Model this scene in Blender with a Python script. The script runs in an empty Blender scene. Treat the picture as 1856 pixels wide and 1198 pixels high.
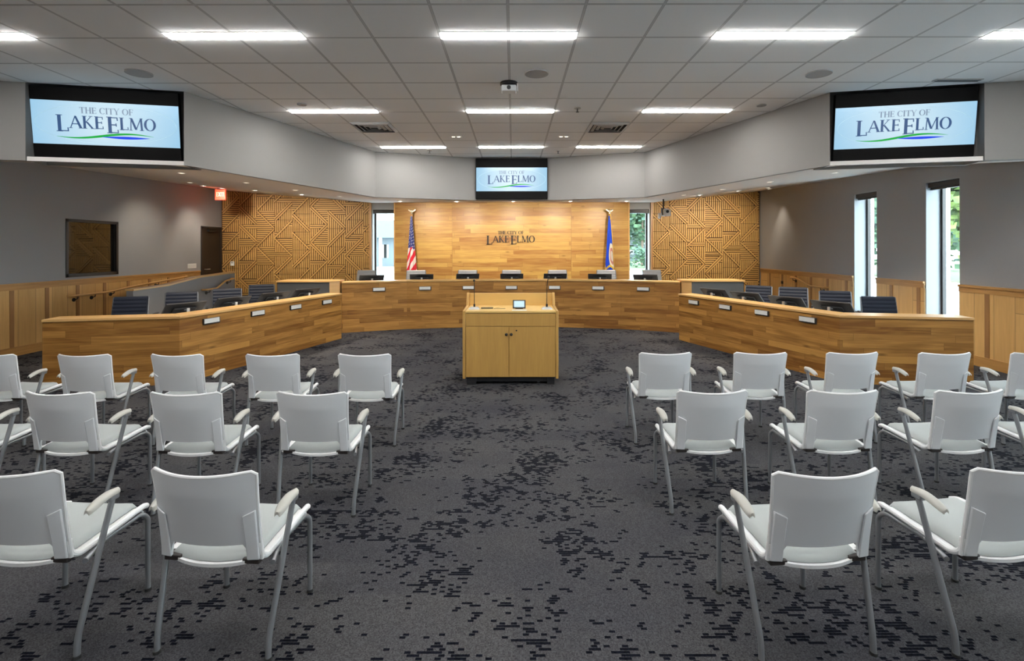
import bpy, bmesh, math, random
from mathutils import Vector, Matrix
R = math.radians
random.seed(7)
SC = bpy.context.scene
COL = SC.collection

# ------------------------------------------------------------------ camera, world, exposure
EYE = 1.74
cam_d = bpy.data.cameras.new('camera'); cam = bpy.data.objects.new('camera', cam_d); COL.objects.link(cam)
cam.location = (0, 0, EYE); cam.rotation_euler = (R(90), R(0.08), 0)
cam_d.sensor_fit = 'HORIZONTAL'; cam_d.sensor_width = 36.0; cam_d.lens = 36.0*900/1856
cam_d.shift_x = -2.6/1856; cam_d.shift_y = -149/1856; cam_d.clip_end = 400; cam_d.clip_start = .05
SC.camera = cam
w = bpy.data.worlds.new('sky'); SC.world = w; w.use_nodes = True
wn = w.node_tree; wn.nodes.clear()
wo = wn.nodes.new('ShaderNodeOutputWorld'); wb = wn.nodes.new('ShaderNodeBackground')
wt = wn.nodes.new('ShaderNodeTexCoord'); wx = wn.nodes.new('ShaderNodeSeparateXYZ'); wr = wn.nodes.new('ShaderNodeValToRGB')
wr.color_ramp.elements[0].position = 0.0; wr.color_ramp.elements[0].color = (.93, .97, 1, 1)
wr.color_ramp.elements[1].position = 0.7; wr.color_ramp.elements[1].color = (.62, .80, 1, 1)
wn.links.new(wt.outputs['Generated'], wx.inputs[0]); wn.links.new(wx.outputs[2], wr.inputs[0])
wn.links.new(wr.outputs[0], wb.inputs[0]); wb.inputs[1].default_value = 9.0; wn.links.new(wb.outputs[0], wo.inputs[0])
EXPO = .95; K = 2**-EXPO      # K keeps lit screens at their display brightness
STRIP = 31.5          # radiance of the linear ceiling lights
SPOT = .93            # multiplier on the soffit spots
SC.view_settings.view_transform = 'Standard'; SC.view_settings.look = 'None'
SC.view_settings.gamma = 1.0; SC.view_settings.exposure = EXPO; SC.view_settings.use_curve_mapping = False
SC.cycles.use_denoising = True
SC.cycles.max_bounces = 8; SC.cycles.diffuse_bounces = 5; SC.cycles.glossy_bounces = 4
SC.cycles.transmission_bounces = 6; SC.cycles.sample_clamp_indirect = 6.0
SC.cycles.caustics_reflective = False; SC.cycles.caustics_refractive = False

# ------------------------------------------------------------------ materials
def mat(name, col, rough=.6, metal=0, spec=.5, emit=None, strength=0, bump=None, alpha=None):
    m = bpy.data.materials.new(name); m.use_nodes = True
    b = m.node_tree.nodes['Principled BSDF']
    b.inputs['Base Color'].default_value = (*col, 1); b.inputs['Roughness'].default_value = rough
    b.inputs['Metallic'].default_value = metal; b.inputs['Specular IOR Level'].default_value = spec
    if emit: b.inputs['Emission Color'].default_value = (*emit, 1); b.inputs['Emission Strength'].default_value = strength
    nt = m.node_tree
    if bump:   # (noise scale, strength)
        tc = nt.nodes.new('ShaderNodeTexCoord'); n = nt.nodes.new('ShaderNodeTexNoise'); bp = nt.nodes.new('ShaderNodeBump')
        n.inputs['Scale'].default_value = bump[0]; n.inputs['Detail'].default_value = 3
        bp.inputs['Strength'].default_value = bump[1]; bp.inputs['Distance'].default_value = .002
        nt.links.new(tc.outputs['Object'], n.inputs['Vector']); nt.links.new(n.outputs[0], bp.inputs['Height'])
        nt.links.new(bp.outputs[0], b.inputs['Normal'])
        r = nt.nodes.new('ShaderNodeMixRGB'); r.blend_type = 'MULTIPLY'; r.inputs[0].default_value = .12
        r.inputs[1].default_value = (*col, 1); nt.links.new(n.outputs[0], r.inputs[2]); nt.links.new(r.outputs[0], b.inputs['Base Color'])
    return m

class NT:
    def __init__(s, m): s.nt = m.node_tree; s.b = s.nt.nodes['Principled BSDF']
    def n(s, t, **k):
        x = s.nt.nodes.new(t)
        for a, v in k.items(): setattr(x, a, v)
        return x
    def l(s, a, b): s.nt.links.new(a, b)
    def math(s, op, a, b=None, c=None):
        x = s.n('ShaderNodeMath', operation=op)
        for i, v in enumerate((a, b, c)):
            if v is None: continue
            if isinstance(v, (int, float)): x.inputs[i].default_value = v
            else: s.l(v, x.inputs[i])
        return x.outputs[0]
    def mix(s, f, a, b, bt='MIX'):
        x = s.n('ShaderNodeMixRGB', blend_type=bt)
        for i, v in enumerate((f, a, b)):
            if isinstance(v, (int, float)): x.inputs[i].default_value = v
            elif isinstance(v, tuple): x.inputs[i].default_value = (*v, 1)
            else: s.l(v, x.inputs[i])
        return x.outputs[0]

def wood(name, dark, light, plank=(1.15, .092), vertical=False, rough=.38, grain=1.0, contrast=1.0, knots=True, seed=0.0):
    m = mat(name, light, rough); t = NT(m)
    uv = t.n('ShaderNodeUVMap').outputs[0]
    sp = t.n('ShaderNodeSeparateXYZ'); t.l(uv, sp.inputs[0]); cb = t.n('ShaderNodeCombineXYZ')
    a, b_ = (sp.outputs[1], sp.outputs[0]) if vertical else (sp.outputs[0], sp.outputs[1])
    t.l(a, cb.inputs[0]); t.l(b_, cb.inputs[1]); cb.inputs[2].default_value = seed
    v = cb.outputs[0]
    if plank:
        row = t.math('FLOOR', t.math('DIVIDE', b_, plank[1]))
        wr_ = t.n('ShaderNodeTexWhiteNoise', noise_dimensions='1D'); t.l(t.math('ADD', row, seed), wr_.inputs['W'])
        xo = t.math('DIVIDE', t.math('ADD', a, t.math('MULTIPLY', wr_.outputs[0], 3.7)), plank[0])
        cell = t.math('FLOOR', xo)
        cc = t.n('ShaderNodeCombineXYZ'); t.l(row, cc.inputs[0]); t.l(cell, cc.inputs[1]); cc.inputs[2].default_value = seed
        wn_ = t.n('ShaderNodeTexWhiteNoise', noise_dimensions='3D'); t.l(cc.outputs[0], wn_.inputs['Vector'])
        f = wn_.outputs[0]
        # grain offset per plank
        off = t.n('ShaderNodeVectorMath', operation='MULTIPLY_ADD'); t.l(wn_.outputs[1], off.inputs[0])
        off.inputs[1].default_value = (7, 7, 7); t.l(v, off.inputs[2]); v = off.outputs[0]
    mp = t.n('ShaderNodeMapping'); mp.inputs['Scale'].default_value = (1.3*grain, 26*grain, 1); t.l(v, mp.inputs[0])
    n1 = t.n('ShaderNodeTexNoise'); n1.inputs['Scale'].default_value = 1.6; n1.inputs['Detail'].default_value = 5; n1.inputs['Distortion'].default_value = .6
    t.l(mp.outputs[0], n1.inputs[0])
    mp2 = t.n('ShaderNodeMapping'); mp2.inputs['Scale'].default_value = (.7, 5, 1); t.l(v, mp2.inputs[0])
    n2 = t.n('ShaderNodeTexNoise'); n2.inputs['Scale'].default_value = 1.4; n2.inputs['Detail'].default_value = 3; n2.inputs['Distortion'].default_value = 1.2
    t.l(mp2.outputs[0], n2.inputs[0])
    g = t.math('MULTIPLY_ADD', t.math('SUBTRACT', n1.outputs[0], .5), 1.0*contrast, t.math('MULTIPLY', t.math('SUBTRACT', n2.outputs[0], .5), 1.1*contrast))
    if plank: g = t.math('ADD', g, t.math('MULTIPLY_ADD', f, .62*contrast, .5-.31*contrast))
    else: g = t.math('ADD', g, .5)
    r = t.n('ShaderNodeValToRGB'); t.l(g, r.inputs[0]); e = r.color_ramp.elements
    e[0].position = .08; e[0].color = (*dark, 1); e[1].position = .9; e[1].color = (*light, 1)
    c = r.outputs[0]
    if plank:   # thin dark joints
        fr = t.math('FRACT', t.math('DIVIDE', b_, plank[1])); j = t.math('LESS_THAN', t.math('PINGPONG', fr, .5), .018)
        fr2 = t.math('FRACT', xo); j2 = t.math('LESS_THAN', t.math('PINGPONG', fr2, .5), .0022)
        c = t.mix(t.math('MULTIPLY', t.math('MAXIMUM', j, j2), .45), c, tuple(x*.35 for x in dark))
    if knots:
        mk = t.n('ShaderNodeMapping'); mk.inputs['Scale'].default_value = (1.6, 4.2, 1); t.l(v, mk.inputs[0])
        vo = t.n('ShaderNodeTexVoronoi'); vo.inputs['Scale'].default_value = 1.0; t.l(mk.outputs[0], vo.inputs[0])
        k = t.n('ShaderNodeMapRange'); t.l(vo.outputs[0], k.inputs[0])
        k.inputs[1].default_value = .03; k.inputs[2].default_value = .12; k.inputs[3].default_value = .55; k.inputs[4].default_value = 0
        c = t.mix(k.outputs[0], c, tuple(x*.45 for x in dark))
    t.l(c, t.b.inputs['Base Color'])
    bp = t.n('ShaderNodeBump'); bp.inputs['Strength'].default_value = .12; bp.inputs['Distance'].default_value = .002
    t.l(n1.outputs[0], bp.inputs['Height']); t.l(bp.outputs[0], t.b.inputs['Normal'])
    return m

M = {}
M['dais_wood'] = wood('dais_wood', (.21, .085, .016), (.52, .265, .066), seed=1.0, contrast=1.0)
M['feature_wood'] = wood('feature_wood', (.32, .135, .030), (.60, .385, .105), plank=(1.6, .115), seed=4.0, contrast=.9)
M['cap_wood'] = wood('cap_wood', (.52, .29, .10), (.78, .49, .20), plank=None, contrast=.6, knots=False, rough=.3)
M['wains_wood'] = wood('wains_wood', (.52, .29, .095), (.80, .51, .20), plank=(3.0, .30), vertical=True, contrast=.5, knots=False, seed=2.0)
M['trim_wood'] = wood('trim_wood', (.36, .18, .05), (.62, .35, .12), plank=None, contrast=.7, knots=False)
M['trim_wood_v'] = wood('trim_wood_v', (.27, .13, .045), (.46, .25, .10), plank=None, vertical=True, contrast=.6, knots=False)
M['podium_wood'] = wood('podium_wood', (.40, .215, .055), (.62, .37, .10), plank=None, vertical=True, grain=1.6, contrast=.55, knots=False, rough=.42)
M['podium_top'] = wood('podium_top', (.60, .38, .12), (.80, .54, .19), plank=None, contrast=.4, knots=False, rough=.4)
M['slat_wood'] = wood('slat_wood', (.38, .205, .055), (.65, .405, .13), plank=None, contrast=.6, knots=False, rough=.5)
M['slat_back'] = mat('slat_back', (.085, .042, .015), .8)
M['paint_grey'] = mat('paint_grey', (.335, .345, .36), .75, bump=(260, .15))
M['fascia_paint'] = mat('fascia_paint', (.285, .272, .26), .75, bump=(260, .15))
M['soffit_paint'] = mat('soffit_paint', (.84, .80, .76), .8, bump=(260, .1))
M['guard_paint'] = mat('guard_paint', (.27, .275, .29), .75, bump=(260, .1))
M['reveal_white'] = mat('reveal_white', (.36, .375, .39), .6)
M['black_metal'] = mat('black_metal', (.012, .012, .013), .4)
M['black_plastic'] = mat('black_plastic', (.018, .018, .02), .42)
M['tv_black'] = mat('tv_black', (.0035, .003, .003), .5, spec=.12)
M['dark_frame'] = mat('dark_frame', (.030, .024, .022), .45)
M['dark_door'] = mat('dark_door', (.018, .013, .012), .35)
M['silver'] = mat('silver', (.62, .63, .64), .32, metal=.8)
M['alu'] = mat('alu', (.70, .71, .72), .25, metal=1)
M['navy'] = mat('navy', (.013, .018, .034), .5, spec=.3, bump=(90, .15)); M['navy'].node_tree.nodes['Principled BSDF'].inputs['Coat Weight'].default_value = .0; M['navy'].node_tree.nodes['Principled BSDF'].inputs['Coat Roughness'].default_value = .25
M['grey_leather'] = mat('grey_leather', (.36, .385, .42), .35, spec=.6, bump=(90, .15))
M['dark_alu'] = mat('dark_alu', (.25, .26, .28), .4, metal=.8)
M['white_plastic'] = mat('white_plastic', (.84, .85, .85), .38)
M['chair_shell'] = mat('chair_shell', (.70, .72, .74), .42)
M['chair_rim'] = mat('chair_rim', (.78, .79, .79), .35)
M['chair_pad'] = mat('chair_pad', (.41, .44, .43), .75, bump=(700, .35))
M['chair_leg'] = mat('chair_leg', (.34, .355, .37), .36, metal=.55)
M['chair_arm'] = mat('chair_arm', (.46, .455, .41), .45)
M['placard'] = mat('placard', (.74, .75, .72), .4)
M['credenza_grey'] = mat('credenza_grey', (.085, .09, .095), .55)
M['worktop'] = mat('worktop', (.60, .59, .57), .5)
M['lamp_on'] = mat('lamp_on', (1, 1, 1), .5, emit=(1, .985, .965), strength=STRIP)
M['can_on'] = mat('can_on', (1, 1, 1), .5, emit=(1, .86, .66), strength=1.6*K)
M['grille'] = mat('grille', (.42, .42, .42), .7)
M['vent_white'] = mat('vent_white', (.52, .51, .50), .6)
M['vent_dark'] = mat('vent_dark', (.03, .03, .03), .8)
M['gold'] = mat('gold', (.80, .50, .10), .4, metal=.3)
M['gold_shiny'] = mat('gold_shiny', (.85, .76, .62), .25, metal=.9)
M['letter_black'] = mat('letter_black', (.02, .014, .010), .6)
M['exit_red'] = mat('exit_red', (.5, .02, .01), .4, emit=(1, .06, .02), strength=2.2*K)
M['exit_text'] = mat('exit_text', (1, .5, .3), .4, emit=(1, .50, .32), strength=1.6*K)
M['screen_navy'] = mat('screen_navy', (.01, .02, .05), .3, emit=(.035, .085, .20), strength=K)
M['screen_slate'] = mat('screen_slate', (.01, .02, .05), .3, emit=(.20, .27, .36), strength=K)
M['screen_green'] = mat('screen_green', (.0, .1, .0), .3, emit=(.01, .35, .05), strength=K)
M['screen_blue'] = mat('screen_blue', (.0, .0, .1), .3, emit=(.01, .06, .75), strength=K)
M['screen_line'] = mat('screen_line', (.2, .3, .3), .3, emit=(.36, .54, .60), strength=K)
M['concrete'] = mat('concrete', (.68, .68, .66), .9, bump=(5, .2))
M['lawn'] = mat('lawn', (.10, .15, .05), .9, bump=(20, .4))
M['siding'] = mat('siding', (.10, .115, .125), .8)
M['roof'] = mat('roof', (.07, .085, .10), .9)
M['bark'] = mat('bark', (.16, .11, .08), .9)
M['orange'] = mat('orange', (.75, .14, .04), .6)
M['rubber'] = mat('rubber', (.03, .03, .03), .7)

def glass_mat(name, tint=(1, 1, 1), rough=0.0, dark=False):
    m = mat(name, tint, rough); t = NT(m); nt = m.node_tree
    out = nt.nodes['Material Output']
    if dark:
        t.b.inputs['Base Color'].default_value = (.008, .007, .006, 1); t.b.inputs['Roughness'].default_value = .03
        t.b.inputs['IOR'].default_value = 1.9
        return m
    tr = t.n('ShaderNodeBsdfTransparent'); tr.inputs[0].default_value = (*tint, 1)
    gl = t.n('ShaderNodeBsdfGlossy'); gl.inputs['Roughness'].default_value = .01
    lw = t.n('ShaderNodeLayerWeight'); f5 = t.math('MULTIPLY_ADD', t.math('POWER', lw.outputs['Facing'], 5.0), .9, .05)
    mx = t.n('ShaderNodeMixShader'); t.l(f5, mx.inputs[0]); t.l(tr.outputs[0], mx.inputs[1]); t.l(gl.outputs[0], mx.inputs[2])
    t.l(mx.outputs[0], out.inputs[0]); return m
M['glass'] = glass_mat('glass', (.92, .97, .96))
M['dark_glass'] = glass_mat('dark_glass', dark=True)

def screen_mat(name, c0, c1, cx, cz, rad):
    m = mat(name, (.02, .02, .02), .2); t = NT(m)
    uv = t.n('ShaderNodeUVMap'); d = t.n('ShaderNodeVectorMath', operation='DISTANCE'); t.l(uv.outputs[0], d.inputs[0]); d.inputs[1].default_value = (cx, cz, 0)
    r = t.n('ShaderNodeValToRGB'); t.l(t.math('DIVIDE', d.outputs['Value'], rad), r.inputs[0])
    r.color_ramp.elements[0].color = (*c0, 1); r.color_ramp.elements[1].color = (*c1, 1)
    t.l(r.outputs[0], t.b.inputs['Emission Color']); t.b.inputs['Emission Strength'].default_value = K*.95
    return m
M['screen_lit'] = screen_mat('screen_lit', (.70, .88, .97), (.33, .62, .86), 0, 0, .85)
M['panel_lit'] = mat('panel_lit', (.02, .02, .02), .2, emit=(.50, .75, .85), strength=K)

def foliage_mat(name, a, b):
    m = mat(name, a, .7); t = NT(m)
    g = t.n('ShaderNodeTexCoord'); n = t.n('ShaderNodeTexNoise'); n.inputs['Scale'].default_value = 1.1; n.inputs['Detail'].default_value = 4
    t.l(g.outputs['Object'], n.inputs[0]); r = t.n('ShaderNodeValToRGB'); t.l(n.outputs[0], r.inputs[0])
    r.color_ramp.elements[0].position = .35; r.color_ramp.elements[1].position = .65
    r.color_ramp.elements[0].color = (*a, 1); r.color_ramp.elements[1].color = (*b, 1); t.l(r.outputs[0], t.b.inputs['Base Color'])
    return m
M['leaf'] = foliage_mat('leaf', (.03, .075, .02), (.17, .23, .05))
M['leaf_blue'] = foliage_mat('leaf_blue', (.03, .07, .045), (.10, .17, .08))

def carpet_mat():
    m = mat('carpet', (.1, .1, .1), .95, spec=.04); t = NT(m)
    pos = t.n('ShaderNodeTexCoord').outputs['Object']
    sp = t.n('ShaderNodeSeparateXYZ'); t.l(pos, sp.inputs[0])
    CX, CY = .027, .0165
    ry = t.math('FLOOR', t.math('DIVIDE', sp.outputs[1], CY))
    ox = t.math('MULTIPLY', t.math('FRACT', t.math('MULTIPLY', ry, .5)), CX)
    rx = t.math('FLOOR', t.math('DIVIDE', t.math('ADD', sp.outputs[0], ox), CX))
    cb = t.n('ShaderNodeCombineXYZ'); t.l(t.math('MULTIPLY', rx, CX), cb.inputs[0]); t.l(t.math('MULTIPLY', ry, CY), cb.inputs[1]); c = cb.outputs[0]
    blob = t.n('ShaderNodeTexNoise'); blob.inputs['Scale'].default_value = 2.0; blob.inputs['Detail'].default_value = 2; blob.inputs['Roughness'].default_value = .6; blob.inputs['Distortion'].default_value = .5
    t.l(c, blob.inputs[0])
    mid = t.n('ShaderNodeTexNoise'); mid.inputs['Scale'].default_value = 13; mid.inputs['Detail'].default_value = 1.5; t.l(c, mid.inputs[0])
    wn_ = t.n('ShaderNodeTexWhiteNoise', noise_dimensions='3D'); t.l(c, wn_.inputs[0])
    s = t.math('ADD', t.math('MULTIPLY', blob.outputs[0], 1.0), t.math('MULTIPLY', mid.outputs[0], .80))
    s = t.math('ADD', s, t.math('MULTIPLY', wn_.outputs[0], .26))
    mask = t.math('GREATER_THAN', s, 1.15)
    gapy = t.math('GREATER_THAN', t.math('FRACT', t.math('DIVIDE', sp.outputs[1], CY)), .2)
    mask = t.math('MULTIPLY', mask, t.math('MULTIPLY_ADD', gapy, .65, .35))
    # carpet tile tone (planks .25 x 1 m) and broad drift
    br = t.n('ShaderNodeVectorMath', operation='SNAP'); t.l(pos, br.inputs[0]); br.inputs[1].default_value = (1.0, .25, 1)
    w2 = t.n('ShaderNodeTexWhiteNoise', noise_dimensions='3D'); t.l(br.outputs[0], w2.inputs[0])
    big = t.n('ShaderNodeTexNoise'); big.inputs['Scale'].default_value = 1.6; big.inputs['Detail'].default_value = 2; t.l(pos, big.inputs[0])
    base = t.mix(big.outputs[0], (.040, .041, .051), (.072, .071, .070))
    base = t.mix(t.math('MULTIPLY', w2.outputs[0], .22), base, (.105, .102, .097))
    # weave
    wv = t.n('ShaderNodeTexNoise'); wv.inputs['Scale'].default_value = 190; wv.inputs['Detail'].default_value = 1; t.l(pos, wv.inputs[0])
    wv2 = t.n('ShaderNodeTexWhiteNoise', noise_dimensions='3D')
    s3 = t.n('ShaderNodeVectorMath', operation='SNAP'); t.l(pos, s3.inputs[0]); s3.inputs[1].default_value = (.0065, .0065, 1); t.l(s3.outputs[0], wv2.inputs[0])
    fine = t.math('ADD', t.math('MULTIPLY_ADD', wv.outputs[0], 1.5, .02), t.math('MULTIPLY', wv2.outputs[0], .52))
    base = t.mix(1.0, base, fine, 'MULTIPLY')
    dark = t.mix(wv2.outputs[0], (.003, .0035, .006), (.008, .009, .015))
    t.l(t.mix(mask, base, dark), t.b.inputs['Base Color'])
    bp = t.n('ShaderNodeBump'); bp.inputs['Strength'].default_value = .4; bp.inputs['Distance'].default_value = .003
    t.l(t.math('SUBTRACT', fine, t.math('MULTIPLY', mask, .6)), bp.inputs['Height']); t.l(bp.outputs[0], t.b.inputs['Normal'])
    return m
M['carpet'] = carpet_mat()

GX, GY, TILE = -.042, 4.476, .61
def ceiling_mat():
    m = mat('ceiling_tile', (.62, .62, .61), .85); t = NT(m)
    pos = t.n('ShaderNodeTexCoord').outputs['Object']; sp = t.n('ShaderNodeSeparateXYZ'); t.l(pos, sp.inputs[0])
    ds = []
    for o, g in ((sp.outputs[0], GX), (sp.outputs[1], GY)):
        f = t.math('FRACT', t.math('DIVIDE', t.math('SUBTRACT', o, g-61), TILE)); ds.append(t.math('PINGPONG', f, .5))
    d = t.math('MINIMUM', *ds)
    line = t.math('LESS_THAN', d, .0125); groove = t.math('LESS_THAN', d, .020)
    n = t.n('ShaderNodeTexNoise'); n.inputs['Scale'].default_value = 140; n.inputs['Detail'].default_value = 3; t.l(pos, n.inputs[0])
    c = t.mix(t.math('MULTIPLY', n.outputs[0], .12), (.92, .92, .91), (.65, .65, .65))
    c = t.mix(groove, c, (.45, .45, .45)); c = t.mix(line, c, (.60, .59, .58))
    t.l(c, t.b.inputs['Base Color']); return m
M['ceiling'] = ceiling_mat()

def flag_mat(name, kind):
    m = mat(name, (.5, .5, .5), .75); t = NT(m)
    uv = t.n('ShaderNodeUVMap').outputs[0]; sp = t.n('ShaderNodeSeparateXYZ'); t.l(uv, sp.inputs[0]); u, v = sp.outputs[0], sp.outputs[1]
    if kind == 'us':
        k = t.math('FRACT', t.math('ADD', t.math('MULTIPLY', v, 5.2), t.math('MULTIPLY', u, 1.55)))
        st = t.math('LESS_THAN', k, .5); c = t.mix(st, (.85, .83, .82), (.70, .02, .05))
        vs = t.math('ADD', t.math('MULTIPLY', v, 22), t.math('MULTIPLY', u, 2)); us = t.math('MULTIPLY', u, 5)
        row = t.math('FLOOR', vs); us = t.math('ADD', us, t.math('MULTIPLY', row, .5))
        a = t.math('SUBTRACT', t.math('FRACT', us), .5); b = t.math('SUBTRACT', t.math('FRACT', vs), .5)
        d = t.math('ADD', t.math('MULTIPLY', a, a), t.math('MULTIPLY', b, b)); star = t.math('LESS_THAN', d, .045)
        bl = t.mix(star, (.035, .055, .25), (.75, .75, .80))
        can = t.math('LESS_THAN', t.math('ADD', v, t.math('MULTIPLY', u, -.04)), .46); c = t.mix(can, c, bl)
    else:
        c = t.mix(0.0, (.012, .075, .62), (.012, .075, .62))
        # pale round seal seen in the folds with red and grey shapes
        a = t.math('DIVIDE', t.math('SUBTRACT', u, .78), .42); b = t.math('DIVIDE', t.math('SUBTRACT', v, .60), .19)
        d = t.math('ADD', t.math('MULTIPLY', a, a), t.math('MULTIPLY', b, b)); c = t.mix(t.math('LESS_THAN', d, 1.0), c, (.80, .76, .62))
        c = t.mix(t.math('LESS_THAN', d, .42), c, (.50, .22, .20)); c = t.mix(t.math('LESS_THAN', d, .16), c, (.62, .60, .52))
        c = t.mix(t.math('MULTIPLY', t.math('GREATER_THAN', v, .755), t.math('LESS_THAN', v, .79)), c, (.75, .52, .08))
    t.l(c, t.b.inputs['Base Color']); return m
M['flag_us'] = flag_mat('flag_us', 'us'); M['flag_state'] = flag_mat('flag_state', 'mn')

# ------------------------------------------------------------------ mesh helpers
class MB:
    def __init__(s): s.bm = bmesh.new()
    def poly(s, pts): s.bm.faces.new([s.bm.verts.new(p) for p in pts]); return s
    def prism(s, pts, z0, z1):
        n = len(pts); lo = [s.bm.verts.new((p[0], p[1], z0)) for p in pts]; hi = [s.bm.verts.new((p[0], p[1], z1)) for p in pts]
        s.bm.faces.new(lo[::-1]); s.bm.faces.new(hi)
        for i in range(n): s.bm.faces.new((lo[i], lo[(i+1) % n], hi[(i+1) % n], hi[i]))
        return s
    def hexa(s, lo, hi):
        a = [s.bm.verts.new(p) for p in lo]; b = [s.bm.verts.new(p) for p in hi]
        s.bm.faces.new(a[::-1]); s.bm.faces.new(b)
        for i in range(len(a)): j = (i+1) % len(a); s.bm.faces.new((a[i], a[j], b[j], b[i]))
        return s
    def box(s, c, d, rot=None):
        m = Matrix.Translation(Vector(c)) @ (rot.to_4x4() if rot else Matrix.Identity(4)) @ Matrix.Diagonal((d[0], d[1], d[2], 1))
        bmesh.ops.create_cube(s.bm, size=1.0, matrix=m); return s
    def b2(s, x0, x1, y0, y1, z0, z1): return s.box(((x0+x1)/2, (y0+y1)/2, (z0+z1)/2), (abs(x1-x0), abs(y1-y0), abs(z1-z0)))
    def cyl(s, c, r, h, axis='Z', seg=24, r2=None):
        rot = {'Z': Matrix.Identity(3), 'X': Matrix.Rotation(R(90), 3, 'Y'), 'Y': Matrix.Rotation(R(90), 3, 'X')}[axis] if isinstance(axis, str) else axis
        bmesh.ops.create_cone(s.bm, cap_ends=True, segments=seg, radius1=r, radius2=r if r2 is None else r2, depth=h,
                              matrix=Matrix.Translation(Vector(c)) @ rot.to_4x4()); return s
    def sphere(s, c, r, sc=(1, 1, 1), seg=16):
        bmesh.ops.create_uvsphere(s.bm, u_segments=seg, v_segments=seg//2+2, radius=r, matrix=Matrix.Translation(Vector(c)) @ Matrix.Diagonal((*sc, 1))); return s
    def tube(s, pts, r, seg=10, smooth=4, flat=None):
        P = [Vector(p) for p in pts]
        if smooth and len(P) > 2:    # round the corners
            Q = [P[0]]
            for i in range(1, len(P)-1):
                a, b, c = P[i-1], P[i], P[i+1]; k = min((b-a).length, (c-b).length)*.42; k = min(k, .05)
                p0 = b+(a-b).normalized()*k; p1 = b+(c-b).normalized()*k
                for j in range(smooth+1):
                    t = j/smooth; Q.append(p0*(1-t)**2+b*2*t*(1-t)+p1*t*t)
            Q.append(P[-1]); P = Q
        rings = []; up = None
        for i, p in enumerate(P):
            d = ((P[min(i+1, len(P)-1)]-P[max(i-1, 0)])).normalized()
            if up is None: up = d.orthogonal().normalized()
            up = (up-d*up.dot(d)).normalized(); sd = d.cross(up)
            rr = r[i] if isinstance(r, list) else r
            rings.append([s.bm.verts.new(p+(up*math.cos(2*math.pi*k/seg)+sd*math.sin(2*math.pi*k/seg))*rr) for k in range(seg)])
        for a, b in zip(rings, rings[1:]):
            for k in range(seg): s.bm.faces.new((a[k], a[(k+1) % seg], b[(k+1) % seg], b[k]))
        s.bm.faces.new(rings[0][::-1]); s.bm.faces.new(rings[-1]); return s
    def shell(s, fn, nu, nv, th):
        """closed slab following fn(u,v) -> point, thickness th(u,v) vector"""
        A = [[s.bm.verts.new(fn(i/nu, j/nv)) for j in range(nv+1)] for i in range(nu+1)]
        B = [[s.bm.verts.new(Vector(fn(i/nu, j/nv))+Vector(th(i/nu, j/nv))) for j in range(nv+1)] for i in range(nu+1)]
        for i in range(nu):
            for j in range(nv):
                s.bm.faces.new((A[i][j], A[i+1][j], A[i+1][j+1], A[i][j+1])); s.bm.faces.new((B[i][j+1], B[i+1][j+1], B[i+1][j], B[i][j]))
        for i in range(nu):
            s.bm.faces.new((A[i+1][0], A[i][0], B[i][0], B[i+1][0])); s.bm.faces.new((A[i][nv], A[i+1][nv], B[i+1][nv], B[i][nv]))
        for j in range(nv):
            s.bm.faces.new((A[0][j], A[0][j+1], B[0][j+1], B[0][j])); s.bm.faces.new((A[nu][j+1], A[nu][j], B[nu][j], B[nu][j+1]))
        return s
    def strip(s, pts, offs, z0, z1):
        """vertical slab along a polyline; pts front line, offs the line behind it"""
        for i in range(len(pts)-1):
            s.prism([pts[i], pts[i+1], offs[i+1], offs[i]], z0, z1)
        return s

def wloc(o):
    v = Vector((0, 0, 0))
    while o is not None: v += o.location; o = o.parent
    return v
def build(name, mb, m, parent=None, world=False, bevel=0, smooth=35, fix=True, uv=True):
    bm = mb.bm
    if fix: bmesh.ops.recalc_face_normals(bm, faces=bm.faces[:])
    if parent is not None and world: bmesh.ops.translate(bm, vec=-wloc(parent), verts=bm.verts[:])
    me = bpy.data.meshes.new(name)
    if uv:
        L = bm.loops.layers.uv.verify()
        for f in bm.faces:
            n = f.normal
            tg = Vector((1, 0, 0)) if abs(n.z) > .75 else Vector((-n.y, n.x, 0)).normalized()
            if tg.x < -.5 or (abs(tg.x) <= .5 and tg.y < 0): tg = -tg
            for l in f.loops:
                c = l.vert.co
                l[L].uv = (c.x, c.y) if abs(n.z) > .75 else (c.dot(tg), c.z)
    bm.to_mesh(me); bm.free()
    ms = m if isinstance(m, list) else [m]
    for q in ms: me.materials.append(q)
    if smooth:
        me.shade_smooth(); me.set_sharp_from_angle(angle=R(smooth))
    o = bpy.data.objects.new(name, me); COL.objects.link(o)
    if parent is not None: o.parent = parent
    if bevel:
        b = o.modifiers.new('bevel', 'BEVEL'); b.width = bevel; b.segments = 2; b.limit_method = 'ANGLE'; b.angle_limit = R(50)
    return o
def thing(name, label, cat, loc=(0, 0, 0), rz=0, group=None):
    o = bpy.data.objects.new(name, None); COL.objects.link(o); o.empty_display_size = .1
    o.location = loc; o.rotation_euler = (0, 0, rz); return tag(o, label, cat, group)
def tag(o, label, cat, group=None, kind=None):
    o['label'] = label; o['category'] = cat
    if group: o['group'] = group
    if kind: o['kind'] = kind
    return o
def struct(name, mb, m, label=None, **k):
    o = build(name, mb, m, **k); o['kind'] = 'structure'; o['label'] = label or name.replace('_', ' '); return o
def children(o): return [c for c in COL.objects if c.parent == o]
def dup(root, loc, rz, label):
    r = root.copy(); COL.objects.link(r); r.location = loc; r.rotation_euler = (0, 0, rz); r['label'] = label
    for ch in children(root):
        c = ch.copy(); COL.objects.link(c); c.parent = r
        for g in children(ch):
            d = g.copy(); COL.objects.link(d); d.parent = c
    return r
def rotz(a): return Matrix.Rotation(a, 3, 'Z')

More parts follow.
